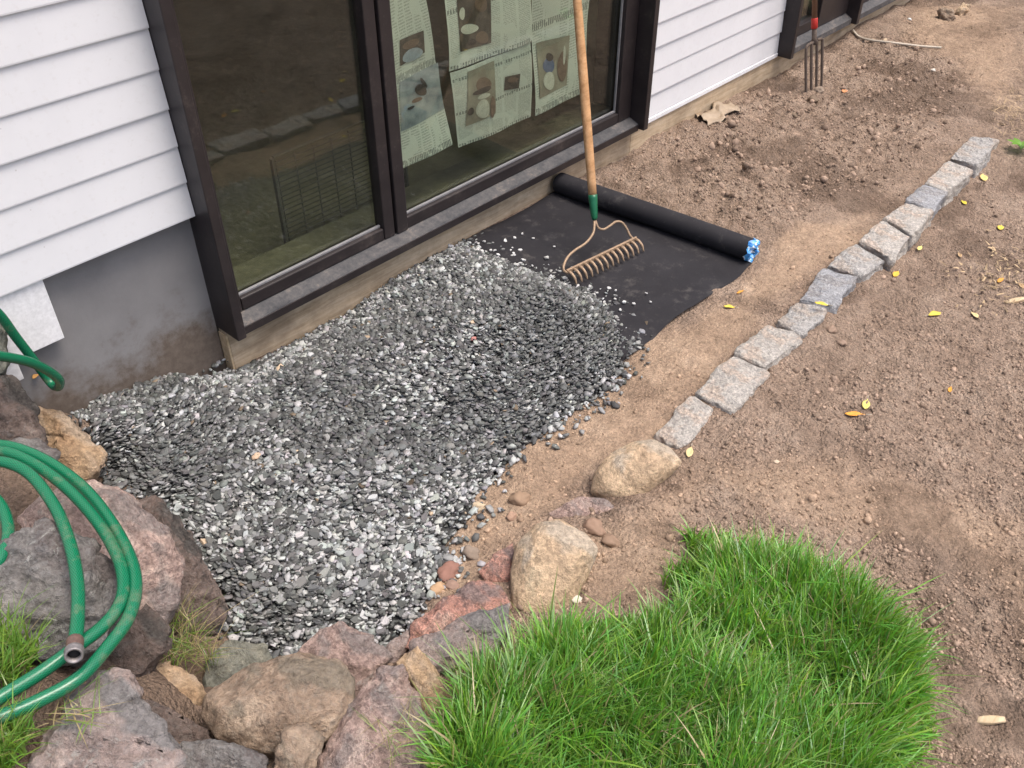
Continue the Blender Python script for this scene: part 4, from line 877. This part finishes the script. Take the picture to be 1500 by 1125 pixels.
x = RNG.uniform(lo[0], hi[0], N); y = RNG.uniform(lo[1], hi[1], N); s_ = poly_sd(x, y, LAWN)+.085*fbm(x, y, 11, 3, 70)
k = (s_ > -.012) & (RNG.uniform(size=N) < np.clip(.35+s_*10, 0, 1)); x, y, s_ = x[k], y[k], s_[k]
rel = np.c_[x, y, 0*x+.1]-CAM; dep = rel @ fw; uu = CX+F_PX*(rel @ rt)/dep; vv = CY-F_PX*(rel @ up)/dep
k = (uu > 480) & (uu < 1600) & (vv < 1240) & (dep > .3); x, y, s_ = x[k], y[k], s_[k]; n = len(x)
tuft = fbm(x, y, 9, 2, 12)
ln = np.clip(.105+.07*tuft+RNG.normal(0, .034, n), .025, .21)*(.42+.58*sstep(-.01, .10, s_))
lx = .55*fbm(x, y, 6, 2, 51)+.12; ly = .55*fbm(x, y, 6, 2, 52)-.05
pts = np.c_[x, y, soil_h(x, y)-.004]
cl = grass_col(n, .06)*(1+.35*fbm(x, y, 7, 2, 80))[:, None]
print('lawn blades', n)
blades('lawn_grass', pts, ln, RNG.uniform(.0026, .0056, n), np.abs(RNG.normal(.40, .30, n)), cl, 'thick patch of long green lawn grass beside bare soil', wind=np.stack([lx, ly], -1))
def patch(name, poly, zz, N, l0, dry, warm, lab, upk=1.0, lean0=.5, w=(.002, .0034)):
    P = np.array(poly, float); x = RNG.uniform(P[:, 0].min(), P[:, 0].max(), N); y = RNG.uniform(P[:, 1].min(), P[:, 1].max(), N)
    k = poly_sd(x, y, poly)+20*fbm(x/100, y/100, 4, 2, 3) > 0; x, y = x[k], y[k]; n = len(x)
    pts = np.array([onZ(a, b, zz) for a, b in zip(x, y)])
    blades(name, pts, np.clip(RNG.normal(l0, l0*.3, n), .02, .2), RNG.uniform(*w, n), np.abs(RNG.normal(lean0, .3, n)), grass_col(n, dry, warm), lab, upk=upk, wind=np.stack([np.full(n, .15), np.full(n, 0.)], -1))
patch('lawn_grass', [(-80,900),(0,925),(35,930),(60,965),(40,1005),(-80,1040)], .46, 1500, .07, .06, .25, 'green grass growing beside the hose above the left rocks')
patch('lawn_grass', [(-80,1085),(0,1070),(50,1055),(45,1090),(20,1140),(-80,1160)], .46, 1100, .075, .08, .25, 'green grass growing below the hose at the boulder')
patch('grass_tuft', [(235,925),(265,895),(300,935),(320,965),(285,990),(245,970)], .10, 480, .075, .5, .45, 'dry wispy grass tuft in the gap between the rocks', .7, .8, (.0012, .0022))
patch('grass_tuft', [(540,1040),(590,1050),(640,1040),(640,1110),(570,1110)], .20, 90, .06, .5, .4, 'thin dry grass strands on the dusty pink boulder', .3, 1.0, (.0012, .002))
patch('grass_tuft', [(640,985),(720,960),(760,925),(720,990),(660,1030)], .13, 260, .06, .45, .3, 'sparse grass strands at the lawn corner by the rocks', .7, .7, (.0014, .0024))
patch('grass_tuft', [(110,1020),(160,1040),(150,1062),(100,1070),(70,1060)], .47, 60, .07, .35, .3, 'few grass blades lying on the grey mauve boulder', .3, 1.0, (.0016, .0026))

# ================================================================== fallen leaves and litter
def leaf(u, v, L_, W_, col, lab, ang=0.0, curl=.2, z=None, cat='leaf', name='fallen_leaf', on=None):
    p_ = hit(u, v) if z is None else onZ(u, v, z); m_ = 7; V = []; Fc = []
    for i in range(m_+1):
        t = i/m_; w_ = W_*math.sin(math.pi*min(1, t*1.0+.02))**.8*(1-.25*t)
        for s in (-1, -.5, 0, .5, 1):
            x = (t-.5)*L_; y = s*w_/2; z_ = curl*L_*((t-.5)**2*1.2)+abs(s)*w_*.22+.0015*math.sin(9*t+3*s)
            V.append((p_[0]+x*math.cos(ang)-y*math.sin(ang), p_[1]+x*math.sin(ang)+y*math.cos(ang), p_[2]+.003+z_))
    for i in range(m_):
        for k in range(4): Fc.append([i*5+k, i*5+k+1, (i+1)*5+k+1, (i+1)*5+k])
    o = build(name, V, Fc, 'leaf', None, True); o.color = (*col, 1)
    md = o.modifiers.new('thickness', 'SOLIDIFY'); md.thickness = .0008
    tag(o, lab, cat, 'fallen leaves on the soil' if cat == 'leaf' else None)
    st = tube('stem', [np.array(V[(m_)*5+2]), np.array(V[m_*5+2])+np.array([math.cos(ang)*L_*.3, math.sin(ang)*L_*.3, .001])], .0009, 'cable', o, 5)
YL, OR, PT, BR = (.68, .52, .08), (.66, .30, .05), (.62, .48, .25), (.40, .27, .15)
for a in [(1368,462,.050,.030,YL,'bright yellow oval leaf on crumbly brown soil',2.6),(1427,463,.038,.022,PT,'pale tan leaf standing near the yellow oval leaf',1.0),(1268,594,.052,.026,(.66,.58,.16),'pale yellow leaf with stem above the orange leaf',.3),(1252,609,.060,.024,OR,'long orange leaf on tan soil below the pale yellow leaf',-.9),
 (1391,572,.032,.014,OR,'small orange leaf on bare brown soil',.2),(1068,451,.038,.020,YL,'yellow leaf on tan soil near the black fabric',-1.0),(1084,429,.036,.012,OR,'thin orange leaf on tan soil beside the fabric roll',-.2),(1312,403,.048,.026,(.70,.42,.06),'orange yellow leaf beyond the granite row',.1),
 (1440,262,.072,.036,(.68,.52,.20),'large buff yellow leaf beside the open end of edging',.5),(1411,298,.038,.022,(.60,.48,.06),'olive yellow leaf below the buff leaf',.9),(1465,335,.042,.028,YL,'yellow leaf on leaf litter near wood scraps',.2),(1347,365,.042,.020,(.66,.55,.20),'pale yellow leaf beside the granite row',.1),
 (1010,664,.046,.024,PT,'pale yellow leaf beside the tan boulder',.4),(1237,135,.048,.034,(.60,.26,.12),'small orange leaf on dug soil by the fork',.2),(1495,420,.040,.022,BR,'brown leaf lying among litter beyond the edging',.8),(1465,412,.045,.018,OR,'narrow orange brown leaf in the litter',-.1),(1405,375,.036,.018,BR,'brown curled leaf on crumbly soil',.6)]:
    leaf(*a[:6], ang=a[6])
leaf(1203, 447, .045, .022, YL, 'yellow leaf resting on a grey granite block', -1.2, z=.066)
leaf(53, 553, .022, .018, (.55, .30, .10), 'small orange leaf lying behind the green hose loop', .4, z=.26)
leaf(172, 589, .045, .008, (.03, .22, .10), 'thin green blade fragment at the foundation edge', .5, z=.085)
def woodchip(u, v, L_, W_, ang, lab, mat='fresh'):
    p_ = hit(u, v); bm = bmesh.new(); bmesh.ops.create_cube(bm, size=1)
    bmesh.ops.subdivide_edges(bm, edges=bm.edges[:], cuts=3, use_grid_fill=True); rz = Matrix.Rotation(ang, 3, 'Z')
    for v_ in bm.verts:
        q = v_.co.copy(); tp = 1-.45*abs(q.x*2)**2; q = Vector((q.x*L_, q.y*W_*tp, q.z*.010*tp)); q += Vector((0, 0, .006+.004*mnoise.noise(q*60)+.003*math.sin(q.x*60)))
        v_.co = rz @ q+Vector(p_)
    tag(from_bm('wood_chip', bm, mat, smooth=True), lab, 'wood chip', 'splinters of wood on the soil')
woodchip(1449, 1057, .062, .018, -.85, 'pale splinter of wood on soil beside the lawn'); woodchip(1487, 442, .085, .020, -.55, 'whitish splinter of wood beyond the edging blocks'); woodchip(1296, 60, .05, .02, .3, 'tan wood scrap beside the pale cable', 'timber')
# crumpled dead leaf by the wall
p_ = hit(1053, 168); bm = bmesh.new(); bmesh.ops.create_grid(bm, x_segments=16, y_segments=12, size=1)
for v_ in bm.verts:
    s = v_.co.copy(); r_ = 1-.3*abs(mnoise.noise(s*2)); v_.co = Vector((s.x*.135*r_+.03*s.y, s.y*.06*r_+.02*math.sin(s.x*5), .022+.024*mnoise.fractal(s*1.6, 1, 2, 2)-.012*abs(s.y)))+Vector(p_)
o = from_bm('fallen_leaf', bm, 'leaf', smooth=True); o.color = (.33, .26, .19, 1); o.modifiers.new('thickness', 'SOLIDIFY').thickness = .001; tag(o, 'large crumpled dry brown leaf on soil against the base timber', 'leaf', 'fallen leaves on the soil')
cp = [hit(u, v)+np.array([0, 0, .012]) for u, v in [(1248,47),(1258,57),(1275,62),(1300,65),(1325,68),(1350,71),(1378,73)]]
tag(tube('cable', spline(cp, 8), .0065, 'cable', None, 8), 'pale loose cable lying on the dug soil from the far wall', 'cable')
# straw and leaf litter at the far right edge
n = 300
u = np.r_[RNG.normal(1482, 18, n//2), RNG.normal(1465, 40, n-n//2)]; v = np.r_[RNG.normal(165, 22, n//2), RNG.normal(400, 30, n-n//2)]
pts = np.array([onZ(a, b, 0) for a, b in zip(u, v)]); pts[:, 2] = soil_h(pts[:, 0], pts[:, 1])+.010
blades('straw_litter', pts, np.r_[RNG.uniform(.03, .08, n//2), RNG.uniform(.012, .035, n-n//2)], np.r_[RNG.uniform(.002, .005, n//2), RNG.uniform(.004, .010, n-n//2)], np.abs(RNG.normal(1.0, .2, n)), np.array([.42, .31, .19])*RNG.uniform(.45, 1.2, (n, 1)), 'dry straw and shredded leaf litter beyond the edging', 'straw', 'straw', upk=.25)
# a weed seedling
wd = empty('weed', hit(1494, 222), 'small green weed with broad leaves at soil edge', 'weed')
for k in range(7):
    a = k*.9; b_ = WL[wd.name]; L_ = .07
    V = []; Fc = []
    for i in range(6):
        t = i/5; w_ = .030*math.sin(math.pi*(t*.95+.03)); c = b_+np.array([math.cos(a)*L_*t, math.sin(a)*L_*t, .01+.05*t-.03*t*t+.006*k])
        sd2 = np.array([-math.sin(a), math.cos(a), 0])*w_/2; V += [c-sd2, c, c+sd2]
    for i in range(5):
        for q in (0, 1): Fc.append([i*3+q, i*3+q+1, (i+1)*3+q+1, (i+1)*3+q])
    build('leaf', V, Fc, 'grass', wd, True, col=np.tile([[.16, .34, .04]], (18, 1)))
print('tris', sum(len(o.data.polygons) for o in bpy.data.objects if o.type == 'MESH'))
